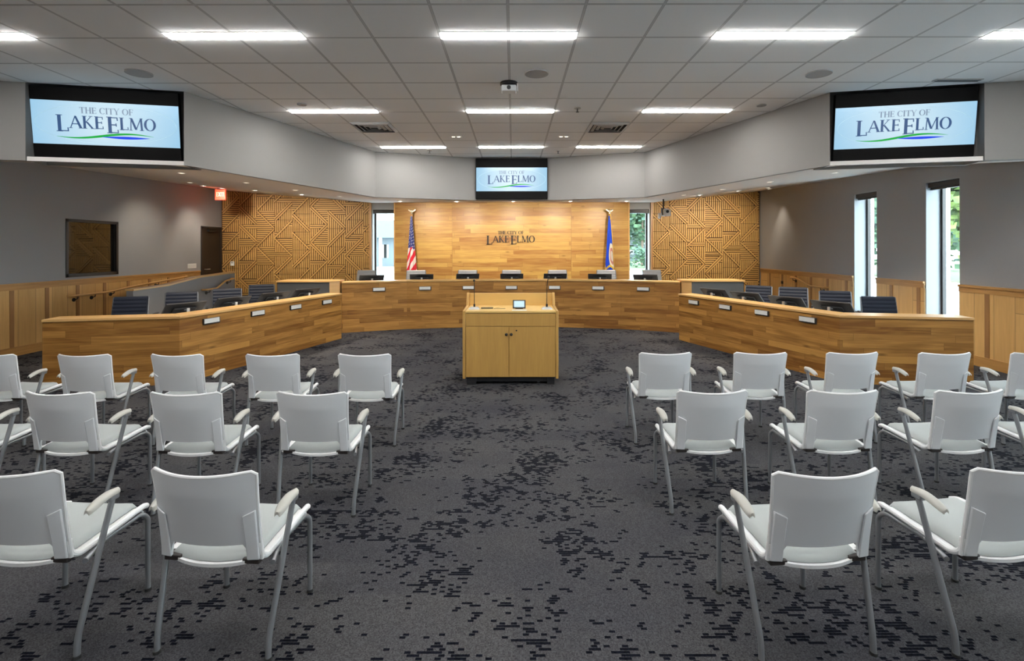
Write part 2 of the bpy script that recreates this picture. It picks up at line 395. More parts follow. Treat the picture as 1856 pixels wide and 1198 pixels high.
# ------------------------------------------------------------------ room shell
XL, XR, YB, ZC, ZS = -8.1, 6.84, 13.8, 3.64, 2.75
YF = -3.2
L0, L1, L2, C1, C2, R2, R1, R0 = (XL, 5.13), (-3.98, 6.0), (-2.71, 9.75), (-.78, 10.45), (.70, 10.45), (2.6, 9.83), (3.87, 6.07), (XR, 5.43)
PLAT = .2
struct('floor', MB().b2(XL-.4, XR+.4, YF-.3, YB+.4, -.15, 0), M['carpet'], 'dark grey carpet with black dashed patches')
# raised platform behind the centre dais and the ramp on the left
pf = MB().prism([(-4.9, 10.5), (-3.45, 10.45), (-2.1, 11.0), (-.8, 11.15), (.8, 11.15), (2.1, 11.0), (3.35, 10.4), (4.9, 10.5), (4.9, 11.5), (XR, 11.5), (XR, YB), (XL, YB), (XL, 11.6), (-4.9, 11.6)], 0, PLAT)
struct('floor_platform', pf, M['carpet'], 'carpeted raised platform behind the centre desk')
struct('floor_ramp', MB().hexa([(XL, 9.1, -.01), (-6.88, 9.1, -.01), (-6.88, 11.62, -.01), (XL, 11.62, -.01)],
       [(XL, 9.1, .005), (-6.88, 9.1, .005), (-6.88, 11.62, PLAT), (XL, 11.62, PLAT)]), M['carpet'], 'carpeted ramp along the left wall')
struct('ceiling', MB().prism([(XL, YF), (XR, YF), R0, R1, R2, C2, C1, L2, L1, L0], ZC, ZC+.15), M['ceiling'], 'suspended ceiling of square tiles')

def wall_x(x0, x1, y0, y1, z0, z1, holes):
    """wall slab whose long side runs along Y, with rectangular holes (ya, yb, za, zb)"""
    m = MB(); ys = sorted(holes); cur = y0
    for (a, b, za, zb) in ys:
        m.b2(x0, x1, cur, a, z0, z1)
        if za > z0: m.b2(x0, x1, a, b, z0, za)
        m.b2(x0, x1, a, b, zb, z1); cur = b
    m.b2(x0, x1, cur, y1, z0, z1); return m
WR = [(-1.07, -.43), (.66, 1.30), (2.40, 3.04), (4.13, 4.77), (5.865, 6.505), (7.60, 8.24), (9.335, 9.97)]  # all before the last pair are unseen, added to bring in daylight
struct('wall_right', wall_x(XR, XR+.35, YF, YB+.35, 0, 3.9, [(a, b, .47, 2.82) for a, b in WR]), M['paint_grey'], 'grey right wall')
struct('wall_left', wall_x(XL-.35, XL, YF, YB+.35, 0, 3.9, [(8.98, 10.17, 1.22, 2.29)]), M['paint_grey'], 'grey left wall')
# back wall with its two window holes
WB = [(-3.925, -3.17), (3.12, 3.79)]
m = MB(); cur = XL
for a, b in WB:
    m.b2(cur, a, YB, YB+.35, 0, 3.9); m.b2(a, b, YB, YB+.35, 0, .5); m.b2(a, b, YB, YB+.35, 2.82, 3.9); cur = b
m.b2(cur, XR, YB, YB+.35, 0, 3.9)
struct('wall_back', m, M['paint_grey'], 'grey back wall')
struct('wall_front', MB().b2(XL-.35, XR+.35, YF-.3, YF, 0, 3.9), M['paint_grey'], 'grey wall behind the seats')
struct('ceiling_cover', MB().b2(XL-.4, XR+.4, YF-.3, YB+.4, 3.9, 4.0), M['paint_grey'], 'slab above the soffit')

# fascia above the soffit edge: near left, near right with TV recesses
def lerp(a, b, t): return (a[0]+(b[0]-a[0])*t, a[1]+(b[1]-a[1])*t)
def offs(p, d, k): return (p[0]+d[0]*k, p[1]+d[1]*k)
nL = Vector((L1[1]-L0[1], -(L1[0]-L0[0]))).normalized(); nL = (-nL[0], -nL[1])     # points away from the seats
nR = Vector((R0[1]-R1[1], -(R0[0]-R1[0]))).normalized(); nR = (-nR[0], -nR[1])
fs = MB(); T = .12
def at_x(a, b, x): t = (x-a[0])/(b[0]-a[0]); return lerp(a, b, t)
ol0, ol1 = at_x(L0, L1, -5.565), L1          # left TV opening
or0, or1 = R1, at_x(R1, R0, 5.44)           # right TV opening
for a, b, n in ((L0, ol0, nL), (or1, R0, nR)):
    fs.prism([a, b, offs(b, n, T), offs(a, n, T)], ZS, ZC+.1)
# recess boxes behind the side televisions: back and return walls
D = .34
for a, b, n in ((ol0, ol1, nL), (or0, or1, nR)):
    fs.prism([offs(a, n, D), offs(b, n, D), offs(b, n, D+.06), offs(a, n, D+.06)], ZS, ZC+.1)
fs.prism([offs(ol0, nL, T), ol0, offs(ol0, nL, D+.06), (offs(ol0, nL, D+.06)[0]-.05, offs(ol0, nL, D+.06)[1])], ZS, ZC+.1)
fs.prism([or1, offs(or1, nR, T), (offs(or1, nR, D+.06)[0]+.05, offs(or1, nR, D+.06)[1]), offs(or1, nR, D+.06)], ZS, ZC+.1)
line = [L1, L2, C1, C2, R2, R1]
back = [(L1[0]-.005, L1[1]+.14), (L2[0]-.08, L2[1]+.1), (C1[0], C1[1]+.12), (C2[0], C2[1]+.12), (R2[0]+.08, R2[1]+.1), (R1[0]+.005, R1[1]+.14)]
fs.strip(line, back, ZS, ZC+.1)
fs.prism([L1, back[0], offs(L1, nL, D+.06), offs((L1[0]+.05, L1[1]), nL, D+.06)], ZS, ZC+.1)
fs.prism([R1, offs((R1[0]-.05, R1[1]), nR, D+.06), offs(R1, nR, D+.06), back[-1]], ZS, ZC+.1)
struct('wall_fascia', fs, M['fascia_paint'], 'faceted grey bulkhead above the desks')

# sloping soffit between the bulkhead and the outer walls
def v3(p, z): return (p[0], p[1], z)
W0, W1, WA, WBk, W2, W3 = (XL, 8.4, 3.20), (XL, YB, 3.365), (-3.95, YB, 3.01), (3.9, YB, 3.01), (XR, YB, 3.32), (XR, 8.5, 3.12)
S = MB()
_keep = (L0, L1, L2, C1, C2, R2, R1, R0)
L0, L1, L2, C1, C2, R2, R1, R0 = offs(L0, nL, .02), (L1[0]-.012, L1[1]+.02), (L2[0]-.012, L2[1]+.02), (C1[0], C1[1]+.02), (C2[0], C2[1]+.02), (R2[0]+.012, R2[1]+.02), (R1[0]+.012, R1[1]+.02), offs(R0, nR, .02)
for f in ([v3(L0, ZS), v3(L1, ZS), W0], [v3(L1, ZS), W1, W0], [v3(L1, ZS), v3(L2, ZS), W1], [v3(L2, ZS), WA, W1],
          [v3(L2, ZS), v3(C1, ZS), WA], [v3(C1, ZS), v3(C2, ZS), WBk, WA], [v3(C2, ZS), v3(R2, ZS), WBk],
          [v3(R2, ZS), W2, WBk], [v3(R2, ZS), v3(R1, ZS), W2], [v3(R1, ZS), W3, W2], [v3(R1, ZS), v3(R0, ZS), W3]):
    S.hexa(f, [(p[0], p[1], p[2]+.05) for p in f])
L0, L1, L2, C1, C2, R2, R1, R0 = _keep
struct('ceiling_soffit', S, M['soffit_paint'], 'sloping pale soffit around the room', smooth=0)
def soffit_z(x, y):
    def plane(a, b, c):
        a, b, c = map(Vector, (a, b, c)); n = (b-a).cross(c-a); return a.z-(n.x*(x-a.x)+n.y*(y-a.y))/n.z
    if x < -2.7-(y-9.75)*.31: return plane(v3(L1, ZS), v3(L2, ZS), W1)
    if x > 2.6+(y-9.83)*.33: return plane(v3(R2, ZS), v3(R1, ZS), W2)
    return plane(v3(C1, ZS), v3(C2, ZS), WBk)

# ------------------------------------------------------------------ wainscot
def wainscot(label, x, sgn, a, b, ys):
    base = thing('wainscot_panelling', label, 'panelling', (x, (a+b)/2, 0), 0, 'wood wainscot panelling')
    build('panel', MB().b2(x, x+sgn*.018, a, b, .15, 1.12), M['wains_wood'], base, True)
    build('cap_rail', MB().b2(x, x+sgn*.045, a, b, 1.145, 1.18), M['trim_wood'], base, True, bevel=.003)
    build('top_rail', MB().b2(x, x+sgn*.028, a, b, 1.07, 1.145), M['trim_wood'], base, True)
    build('skirting', MB().b2(x, x+sgn*.030, a, b, 0, .15), M['trim_wood'], base, True, bevel=.003)
    for y in ys:
        if y > a+.02 and y < b-.02: build('batten', MB().b2(x, x+sgn*.028, max(a, y-.035), min(b, y+.035), .15, 1.07), M['trim_wood_v'], base, True, bevel=.002)
wainscot('long run of honey oak wainscot panelling along the left wall', XL, 1, YF, 12.80, [8.6+.605*k for k in range(-19, 8)])
rs = []; cur = YF
for a, b in WR: rs.append((cur, a)); cur = b
rs.append((cur, YB-.1))
for (a, b), lb in zip(rs, ('wainscot panelling on the right wall behind the camera, outside the photo',)*3+('wainscot panelling on the right wall beside the camera, outside the photo', 'wainscot panelling on the right wall beyond the picture edge',
        'honey oak wainscot panelling on the right wall at the picture edge, before both windows', 'honey oak wainscot panelling between the two right windows',
        'honey oak wainscot panelling on the right wall between the farther window and the slat wall')):
    wainscot(lb, XR, -1, a, b, [7.15+.605*k for k in range(-17, 12)])

# ------------------------------------------------------------------ windows
def window_side(i, y0, y1):
    x = XR+.24; z0, z1 = .47, 2.82
    fr = MB(); w_ = .05
    for a, b, c, d in ((y0, y0+w_, z0, z1), (y1-w_, y1, z0, z1), (y0, y1, z0, z0+w_), (y0, y1, z1-w_, z1)): fr.b2(x, x+.06, a, b, c, d)
    o = struct(f'window_{i}', fr, M['dark_frame'], f'black window frame {i} in the right wall')  # label also serves the unseen windows added for daylight
    g = build('glass_pane', MB().b2(x+.028, x+.034, y0+.04, y1-.04, z0+.04, z1-.04), M['glass'], o)
    fr2 = MB()
    fr2.b2(x+.06, x+.13, y1-.045, y1, z0, z1); fr2.b2(x+.06, x+.13, y0, y0+.045, z0, z1)
    build('outer_frame', fr2, M['alu'], o)
    rv = MB(); t = .012
    rv.b2(XR-.001, x, y1-t, y1, z0, z1); rv.b2(XR-.001, x, y0, y0+t, z0, z1); rv.b2(XR-.001, x, y0, y1, z1-t, z1); rv.b2(XR-.02, x, y0, y1, z0, z0+t)
    build('reveal_lining', rv, M['reveal_white'], o)
    bl = MB().b2(XR+.03, XR+.13, y0+.015, y1-.015, z1-.09, z1-.014); bl.b2(XR+.06, XR+.10, y0+.02, y1-.02, z1-.13, z1-.09)
    tag(build('roller_blind', bl, M['black_plastic'], bevel=.004), (['roller blind in a right wall window outside the photo']*6+['black roller blind rolled up in the right window nearer the camera', 'black roller blind rolled up in the right window beside the desk chairs'])[i-1], 'blind', 'rolled up roller blinds')
for i, (a, b) in enumerate(WR): window_side(i+1, a, b)
def window_back(i, x0, x1, side):
    y = YB+.20; z0, z1 = .5, 2.82; w_ = .06
    fr = MB()
    for a, b, c, d in ((x0, x0+w_, z0, z1), (x1-w_, x1, z0, z1), (x0, x1, z0, z0+w_), (x0, x1, z1-w_, z1)): fr.b2(a, b, y, y+.06, c, d)
    o = struct(f'window_{i}', fr, M['dark_frame'], f'narrow window in the back wall, {side}')
    build('glass_pane', MB().b2(x0+.04, x1-.04, y+.028, y+.034, z0+.04, z1-.04), M['glass'], o)
    rv = MB(); t = .014
    rv.b2(x0, x0+t, YB-.001, y, z0, z1); rv.b2(x1-t, x1, YB-.001, y, z0, z1); rv.b2(x0, x1, YB-.001, y, z0, z0+t)
    build('reveal_lining', rv, M['reveal_white'], o)
    tag(build('roller_blind', MB().b2(x0+.015, x1-.015, YB+.04, YB+.13, z1-.105, z1-.005), M['black_plastic'], bevel=.004),
        f'black roller blind rolled up in the back window beside the {"striped" if i == 9 else "blue"} flag', 'blind', 'rolled up roller blinds')
window_back(9, *WB[0], 'left of the feature wall'); window_back(10, *WB[1], 'right of the feature wall')
# internal window of the left wall
y0, y1, z0, z1 = 8.98, 10.17, 1.22, 2.29; fr = MB()
for a, b, c, d in ((y0, y0+.05, z0, z1), (y1-.05, y1, z0, z1), (y0, y1, z0, z0+.06), (y0, y1, z1-.05, z1)): fr.b2(XL-.12, XL+.012, a, b, c, d)
o = struct('window_11', fr, M['dark_frame'], 'dark internal window in the left wall')
build('glass_pane', MB().b2(XL-.06, XL-.05, y0+.04, y1-.04, z0+.05, z1-.04), M['dark_glass'], o)
# door of the left wall
dm = MB(); dy0, dy1, dz1 = 12.86, 13.74, 2.33
for a, b, c, d in ((dy0, dy0+.055, PLAT, dz1), (dy1-.055, dy1, PLAT, dz1), (dy0, dy1, dz1-.055, dz1)): dm.b2(XL-.02, XL+.03, a, b, c, d)
o = struct('door_1', dm, M['dark_frame'], 'dark framed door at the far end of the left wall')
build('door_leaf', MB().b2(XL+.002, XL+.015, dy0+.055, dy1-.055, PLAT+.01, dz1-.055), M['dark_door'], o)
hd = MB().cyl((XL+.05, dy0+.14, 1.2), .012, .07, 'X'); hd.b2(XL+.075, XL+.095, dy0+.13, dy0+.26, 1.19, 1.215)
build('door_handle', hd, M['silver'], o)
build('door_closer', MB().b2(XL+.015, XL+.07, dy0+.25, dy0+.55, dz1-.14, dz1-.08), M['black_metal'], o)

# ------------------------------------------------------------------ feature wall
fw = thing('feature_wall_panelling', 'horizontal honey wood plank panelling at the centre of the back wall', 'panelling', (0, 13.5, PLAT))
zt = 2.995
build('centre_panel', MB().b2(-1.66, 1.57, 13.49, YB, PLAT, zt), M['feature_wood'], fw, True)
M['feature_wood_b'] = wood('feature_wood_b', (.32, .135, .030), (.58, .365, .10), plank=(1.7, .115), seed=9.0, contrast=.85)
build('side_panel', MB().b2(-3.22, -1.664, 13.50, YB, PLAT, zt), M['feature_wood_b'], fw, True)
build('side_panel', MB().b2(1.574, 3.13, 13.50, YB, PLAT, zt), M['feature_wood_b'], fw, True)
eb = MB(); eb.b2(-3.25, -3.22, 13.495, YB, PLAT, zt); eb.b2(3.13, 3.16, 13.495, YB, PLAT, zt)
build('edge_trim', eb, M['cap_wood'], fw, True)

# ------------------------------------------------------------------ carved slat walls
def clip(poly, a, b, c):       # keep a*x+b*y<=c
    out = []
    for i in range(len(poly)):
        p, q = poly[i], poly[(i+1) % len(poly)]
        dp, dq = a*p[0]+b*p[1]-c, a*q[0]+b*q[1]-c
        if dp <= 0: out.append(p)
        if (dp < 0 < dq) or (dq < 0 < dp):
            t = dp/(dp-dq); out.append((p[0]+(q[0]-p[0])*t, p[1]+(q[1]-p[1])*t))
    return out
def area(p): return abs(sum(p[i][0]*p[(i+1) % len(p)][1]-p[(i+1) % len(p)][0]*p[i][1] for i in range(len(p))))/2
def fill(region, ang, pitch, gap, lim):
    """bars of width pitch-gap running at angle ang clipped to region"""
    res = []; n = (-math.sin(ang), math.cos(ang)); ds = [p[0]*n[0]+p[1]*n[1] for p in region]
    k = math.floor(min(ds)/pitch)
    while k*pitch < max(ds):
        q = clip(region, -n[0], -n[1], -(k*pitch+gap/2)); q = clip(q, n[0], n[1], (k+1)*pitch-gap/2) if len(q) > 2 else q
        for l in lim:
            if len(q) > 2: q = clip(q, *l)
        if len(q) > 2 and area(q) > 3e-4: res.append(q)
        k += 1
    return res
def slat_wall(label, x0, x1, z0, ztop, seed):
    rnd = random.Random(seed); root = thing('slat_wall_panelling', label, 'panelling', ((x0+x1)/2, YB, z0))
    mb = MB(); P, G, C = .056, .023, .50
    # top follows the soffit: line from (x0,ztop0) to (x1,ztop1)
    (za, zb) = ztop; sl = (zb-za)/(x1-x0)
    lim = [(-1, 0, -x0-.03), (1, 0, x1-.03), (-sl, 1, za-sl*x0-.005), (0, -1, -z0)]
    cols = int((x1-x0)/C)+2
    g = .005
    for ci in range(-1, cols):
        for ri in range(-1, 9):
            cx, cz = x0+ci*C*.98, z0+ri*C+(0, .42, .18, .66)[ci % 4]*C
            d = 1 if (ri+ci*2) % 2 else -1
            if rnd.random() < .2: d = -d
            sq = [(cx+g, cz+g), (cx+C-g, cz+g), (cx+C-g, cz+C-g), (cx+g, cz+C-g)]
            ang = R(45)*d; n = (-math.sin(ang), math.cos(ang)); mc = (cx+C/2)*n[0]+(cz+C/2)*n[1]; bw = P*rnd.choice((.5, 1.0, 1.0))
            band = clip(clip(sq, n[0], n[1], mc+bw), -n[0], -n[1], -(mc-bw))
            up = clip(sq, -n[0], -n[1], -(mc+bw+g)); lo = clip(sq, n[0], n[1], mc-bw-g)
            # band: 1 or 2 bars
            nb = 2 if bw > P*.7 else 1
            for k in range(nb):
                a0 = mc-bw+k*2*bw/nb; q = clip(clip(sq, n[0], n[1], a0+2*bw/nb-G/2), -n[0], -n[1], -(a0+G/2))
                for l in lim:
                    if len(q) > 2: q = clip(q, *l)
                if len(q) > 2 and area(q) > 3e-4: mbadd(mb, q, .030)
            for reg in (up, lo):
                if len(reg) < 3: continue
                vert = rnd.random() < .80
                if vert and rnd.random() < .55:     # horizontal closing bars at one end
                    zs = [p[1] for p in reg]; low = rnd.random() < .5
                    cut = (min(zs)+P*2) if low else (max(zs)-P*2)
                    hb = clip(reg, 0, 1, cut) if low else clip(reg, 0, -1, -cut)
                    reg = clip(reg, 0, -1, -cut) if low else clip(reg, 0, 1, cut)
                    if len(hb) > 2:
                        for q in fill(hb, 0, P, G, lim): mbadd(mb, q, .020)
                if len(reg) > 2:
                    for q in fill(reg, R(90) if vert else 0, P, G, lim): mbadd(mb, q, .018)
    build('slat', mb, M['slat_wood'], root, True, smooth=0)
    bk = MB().hexa([(x0, YB-.03, z0), (x1, YB-.03, z0), (x1, YB, z0), (x0, YB, z0)], [(x0, YB-.03, za), (x1, YB-.03, zb), (x1, YB, zb), (x0, YB, za)])
    build('backing_board', bk, M['slat_back'], root, True)
    e = MB()
    if x0 > 0: e.hexa([(x0-.02, YB-.065, z0), (x0+.03, YB-.065, z0), (x0+.03, YB, z0), (x0-.02, YB, z0)], [(x0-.02, YB-.065, za), (x0+.03, YB-.065, za), (x0+.03, YB, za), (x0-.02, YB, za)])
    else: e.hexa([(x1-.03, YB-.065, z0), (x1+.02, YB-.065, z0), (x1+.02, YB, z0), (x1-.03, YB, z0)], [(x1-.03, YB-.065, zb), (x1+.02, YB-.065, zb), (x1+.02, YB, zb), (x1-.03, YB, zb)])
    build('edge_trim', e, M['trim_wood_v'], root, True)
def mbadd(mb, q, h):
    a = [mb.bm.verts.new((p[0], YB-.03, p[1])) for p in q]; b = [mb.bm.verts.new((p[0], YB-.03-h, p[1])) for p in q]
    mb.bm.faces.new(a); mb.bm.faces.new(b[::-1])
    for i in range(len(q)): j = (i+1) % len(q); mb.bm.faces.new((a[i], b[i], b[j], a[j]))
slat_wall('carved geometric wood slat panelling on the back wall, left of the feature wall', XL+.01, -3.96, PLAT, (3.36, 3.01), 3)
slat_wall('carved geometric wood slat panelling on the back wall, right of the feature wall', 3.83, XR-.01, PLAT, (3.01, 3.315), 5)

# ------------------------------------------------------------------ lettering
def glyph(ch):
    """polygons in a cap height of 1; returns (polys, width). thick stems, thin diagonals, small serifs"""
    P = []; S_, H = .185, .075
    def st(x0, y0, x1, y1, w0, w1=None):
        w1 = w0 if w1 is None else w1; P.append([(x0-w0/2, y0), (x0+w0/2, y0), (x1+w1/2, y1), (x1-w1/2, y1)])
    def sf(x, y, w=.34): P.append([(x-w/2, y-.02), (x+w/2, y-.02), (x+w/2, y+.025), (x-w/2, y+.025)])
    def hb(x0, x1, y, t=H): P.append([(x0, y-t/2), (x1, y-t/2), (x1, y+t/2), (x0, y+t/2)])
    def tick(x, y0, y1): P.append([(x-.03, y0), (x+.03, y0), (x+.015, y1), (x-.045, y1)])
    def arc(cx, cy, rx, ry, a0, a1, thick=.19, thin=.065, n=20):
        for i in range(n):
            a, b = R(a0+(a1-a0)*i/n), R(a0+(a1-a0)*(i+1)/n)
            def pt(t, inner):
                k = (thin+(thick-thin)*abs(math.cos(t))) if inner else 0
                return (cx+(rx-k)*math.cos(t), cy+(ry-(k if inner else 0)*.75)*math.sin(t))
            P.append([pt(a, 0), pt(b, 0), pt(b, 1), pt(a, 1)])
    if ch == 'L': st(.15, 0, .15, 1, S_); sf(.15, 0); sf(.15, 1); hb(.15, .62, .03, .06); tick(.60, .0, .24); wd = .68
    elif ch == 'A': st(.06, 0, .42, 1, .075); st(.78, 0, .42, 1, .20, .14); hb(.18, .66, .34); sf(.07, 0, .26); sf(.78, 0, .32); wd = .9
    elif ch == 'K': st(.15, 0, .15, 1, S_); sf(.15, 0); sf(.15, 1); st(.2, .45, .62, 1, .07); st(.70, 0, .30, .55, .16); sf(.6, 1, .28); sf(.73, 0, .3); wd = .86
    elif ch == 'E': st(.15, 0, .15, 1, S_); sf(.12, 0, .28); sf(.12, 1, .28); hb(.15, .60, .03, .06); hb(.15, .56, .97, .06); hb(.15, .50, .52); tick(.59, 0, .22); tick(.57, .78, 1); tick(.5, .42, .62); wd = .68
    elif ch == 'M': st(.12, 0, .16, 1, .075); st(.50, .05, .18, 1, .17); st(.50, .05, .86, 1, .075); st(.92, 0, .88, 1, .15); sf(.12, 0, .24); sf(.92, 0, .32); sf(.12, 1, .2); sf(.9, 1, .22); wd = 1.06
    elif ch == 'O': arc(.46, .5, .44, .52, 0, 360, n=32); wd = .94
    elif ch == 'C': arc(.46, .5, .44, .52, 48, 312, n=28); tick(.77, .70, .95); wd = .86
    elif ch == 'T': st(.38, 0, .38, 1, S_); sf(.38, 0); hb(.04, .72, .97, .06); tick(.06, .76, 1); tick(.70, .76, 1); wd = .78
    elif ch == 'H': st(.15, 0, .15, 1, S_); st(.68, 0, .68, 1, S_); sf(.15, 0, .3); sf(.15, 1, .3); sf(.68, 0, .3); sf(.68, 1, .3); hb(.15, .68, .52); wd = .86
    elif ch == 'I': st(.15, 0, .15, 1, S_); sf(.15, 0); sf(.15, 1); wd = .34
    elif ch == 'Y': st(.36, 0, .36, .48, S_); st(.36, .44, .08, 1, .15); st(.38, .44, .68, 1, .06); sf(.36, 0); sf(.08, 1, .28); sf(.68, 1, .24); wd = .76
    elif ch == 'F': st(.15, 0, .15, 1, S_); sf(.15, 0); sf(.12, 1, .28); hb(.15, .56, .97, .06); hb(.15, .48, .52); tick(.57, .76, 1); tick(.48, .42, .62); wd = .64
    elif ch == 'X': st(.08, 0, .58, 1, .2); st(.58, 0, .08, 1, .2); wd = .72
    else: wd = .32
    return P, wd
def letters(mb, items, T_, depth):
    """items: list of (char, x, y, size, squash); T_: maps (x, z, n) to a 3D point"""
    for ch, x, y, s, sq in items:
        for q in glyph(ch)[0]:
            q = [(x+px*s*sq, y+py*s) for px, py in q]
            a = [mb.bm.verts.new(T_(px, py, 0)) for px, py in q]; b = [mb.bm.verts.new(T_(px, py, depth)) for px, py in q]
            mb.bm.faces.new(a); mb.bm.faces.new(b[::-1])
            for i in range(len(q)): j = (i+1) % len(q); mb.bm.faces.new((a[i], b[i], b[j], a[j]))
def layout(word_specs, width):
    """[(char,size,dy)] -> items centred, scaled in x to width"""
    tot = sum(glyph(c)[1]*s for c, s, _ in word_specs); k = width/tot; x = -width/2; out = []
    for c, s, dy in word_specs:
        out.append((c, x, dy, s, k)); x += glyph(c)[1]*s*k
    return out
def logo_items(W, cz):
    """W = width of LAKE ELMO"""
    a = W*.135
    big = layout([('L', a*1.32, cz-a*.30), ('A', a, cz), ('K', a, cz), ('E', a, cz), (' ', a*.6, cz), ('E', a*1.32, cz-a*.30), ('L', a, cz), ('M', a, cz), ('O', a, cz)], W)
    b = a*.50; z2 = cz+a*1.24
    small = layout([(c, b, z2) for c in 'THE CITY OF'], W*.54)
    return big, small
lt = MB(); big, small = logo_items(1.32, 0)
SX, SZ, SY = .0-.06, 1.90, 13.487
letters(lt, big+small, lambda x, z, n: (x+SX-.01, SY-n, z+SZ), .02)
tag(build('wall_lettering', lt, M['letter_black'], smooth=0), 'dark letters reading THE CITY OF LAKE ELMO mounted on the wood feature wall', 'sign')

# ------------------------------------------------------------------ televisions
def television(name_label, W, H, loc, rz, tilt, iw, ih, icz):
    root = thing('television', name_label, 'television', loc, rz, 'wall televisions showing the city logo')
    Rt = Matrix.Rotation(tilt, 3, 'X')     # local: screen faces -Y, origin at the top edge, tilted so the bottom goes back
    def tf(x, y, z): return Rt @ Vector((x, y, z))
    b = MB(); b.box(tf(0, .03, -H/2), (W, .06, H), Rt); build('housing', b, M['tv_black'], root, bevel=.004)
    s = MB(); cz = -H/2+icz
    q = [tf(x, -.003, z) for x, z in ((-iw/2, cz-ih/2), (iw/2, cz-ih/2), (iw/2, cz+ih/2), (-iw/2, cz+ih/2))]
    s.poly(q); L = s.bm.loops.layers.uv.verify()
    for f in s.bm.faces:
        for l, c in zip(f.loops, ((-iw/2, -ih/2), (iw/2, -ih/2), (iw/2, ih/2), (-iw/2, ih/2))): l[L].uv = c
    sc = build('screen_image', s, M['screen_lit'], root, uv=False, fix=False, smooth=0); sc['label'] = 'lit pale blue picture with the city logo'
    k = iw/1.46
    big, small = logo_items(.99*k, .0)
    t1, t2, t3, t4, t5 = MB(), MB(), MB(), MB(), MB()
    up = -.045*k
    TT = lambda x, z, n: tf(x, -.004-n, z+cz-.055*k)
    letters(t1, big, TT, .0006); letters(t2, small, TT, .0006)
    build('screen_lettering', t1, M['screen_navy'], sc, smooth=0); build('screen_lettering', t2, M['screen_slate'], sc, smooth=0)
    def band(mb, top, bot, x0, x1, d, n=28):
        for i in range(n):
            a, b_ = x0+(x1-x0)*i/n, x0+(x1-x0)*(i+1)/n
            mb.poly([tf(a*k, -d, bot(a)*k+cz+up), tf(b_*k, -d, bot(b_)*k+cz+up), tf(b_*k, -d, top(b_)*k+cz+up), tf(a*k, -d, top(a)*k+cz+up)])
    wave = lambda x: -.075-.030*math.sin((x+.05)*-5.6)*1.0
    env = lambda x, x0, x1: max(0, math.sin(math.pi*(x-x0)/(x1-x0)))
    band(t3, lambda x: wave(x)+.012*env(x, -.5, .46)-.012, lambda x: wave(x)-.012*env(x, -.5, .46)-.014, -.5, .46, .0050)
    band(t4, lambda x: -.098+.012*env(x, -.06, .42), lambda x: -.100-.016*env(x, -.06, .42), -.06, .42, .0054)
    build('green_swoosh', t3, M['screen_green'], sc, smooth=0, fix=False); build('blue_swoosh', t4, M['screen_blue'], sc, smooth=0, fix=False)
    n = 64; ea, ez = .70*k, .222*k
    for i in range(n):
        a, b_ = 2*math.pi*i/n, 2*math.pi*(i+1)/n
        t5.poly([tf(ea*math.cos(t)*q, -.0046, ez*math.sin(t)*q2+cz) for t, q, q2 in ((a, 1, 1), (b_, 1, 1), (b_, 1-.004, 1-.012), (a, 1-.004, 1-.012))])
    build('oval_outline', t5, M['screen_line'], sc, smooth=0, fix=False)
    return root
angL = math.atan2(L1[1]-L0[1], L1[0]-L0[0]); angR = math.atan2(R0[1]-R1[1], R0[0]-R1[0])
television('black wall television showing the city logo, tilted down at top left beside the tiled ceiling', 1.54, .865, (-4.815, 5.86, 3.625), angL, R(6.5), 1.53, .50, .025)
television('black wall television showing the city logo, tilted down high on the right bulkhead', 1.50, .865, (4.70, 5.95, 3.625), angR, R(6.5), 1.49, .50, .015)
television('smaller looking black television showing the city logo at the centre of the far bulkhead', 1.50, .85, (-.035, 10.38, 3.62), 0, 0, 1.48, .495, -.015)

# ------------------------------------------------------------------ ceiling lights
def ceiling_light(x, y, label):
    r = thing('linear_ceiling_light', label, 'ceiling light', (x, y, ZC), 0, 'linear ceiling lights')
    h = MB(); wdt, ln = .118, 1.21
    for s in (-1, 1): h.box((0, s*(wdt/2+.007), -.001), (ln+.02, .014, .006)); h.box((s*(ln/2+.004), 0, -.001), (.012, wdt, .006))
    build('trim_frame', h, M['white_plastic'], r)
    build('diffuser', MB().box((0, 0, -.006), (ln-.012, wdt, .014)), M['lamp_on'], r, bevel=.004)
rows = [(4.43, [(-2, 'far left, cut by the picture edge'), (-1, 'left of centre'), (0, 'at the centre'), (1, 'right of centre'), (2, 'far right, cut by the picture edge')], 'nearest row')]
for n, t in rows[0][1]: ceiling_light(GX+2.44*n, 4.43, f'bright linear ceiling light in the nearest row, {t}')
for n, t in ((-1, 'left one'), (0, 'middle one'), (1, 'right one')): ceiling_light(GX+2.44*n, 6.865, f'bright linear ceiling light in the second row from the camera, {t}')
for n, t in ((-1, 'left one'), (0, 'middle one'), (1, 'right one')): ceiling_light(GX+1.83*n, 9.30, f'bright linear ceiling light in the far row above the centre television, {t}')
for n in range(-2, 3): ceiling_light(GX+2.44*n, 1.99, 'linear ceiling light above the camera, outside the photo')

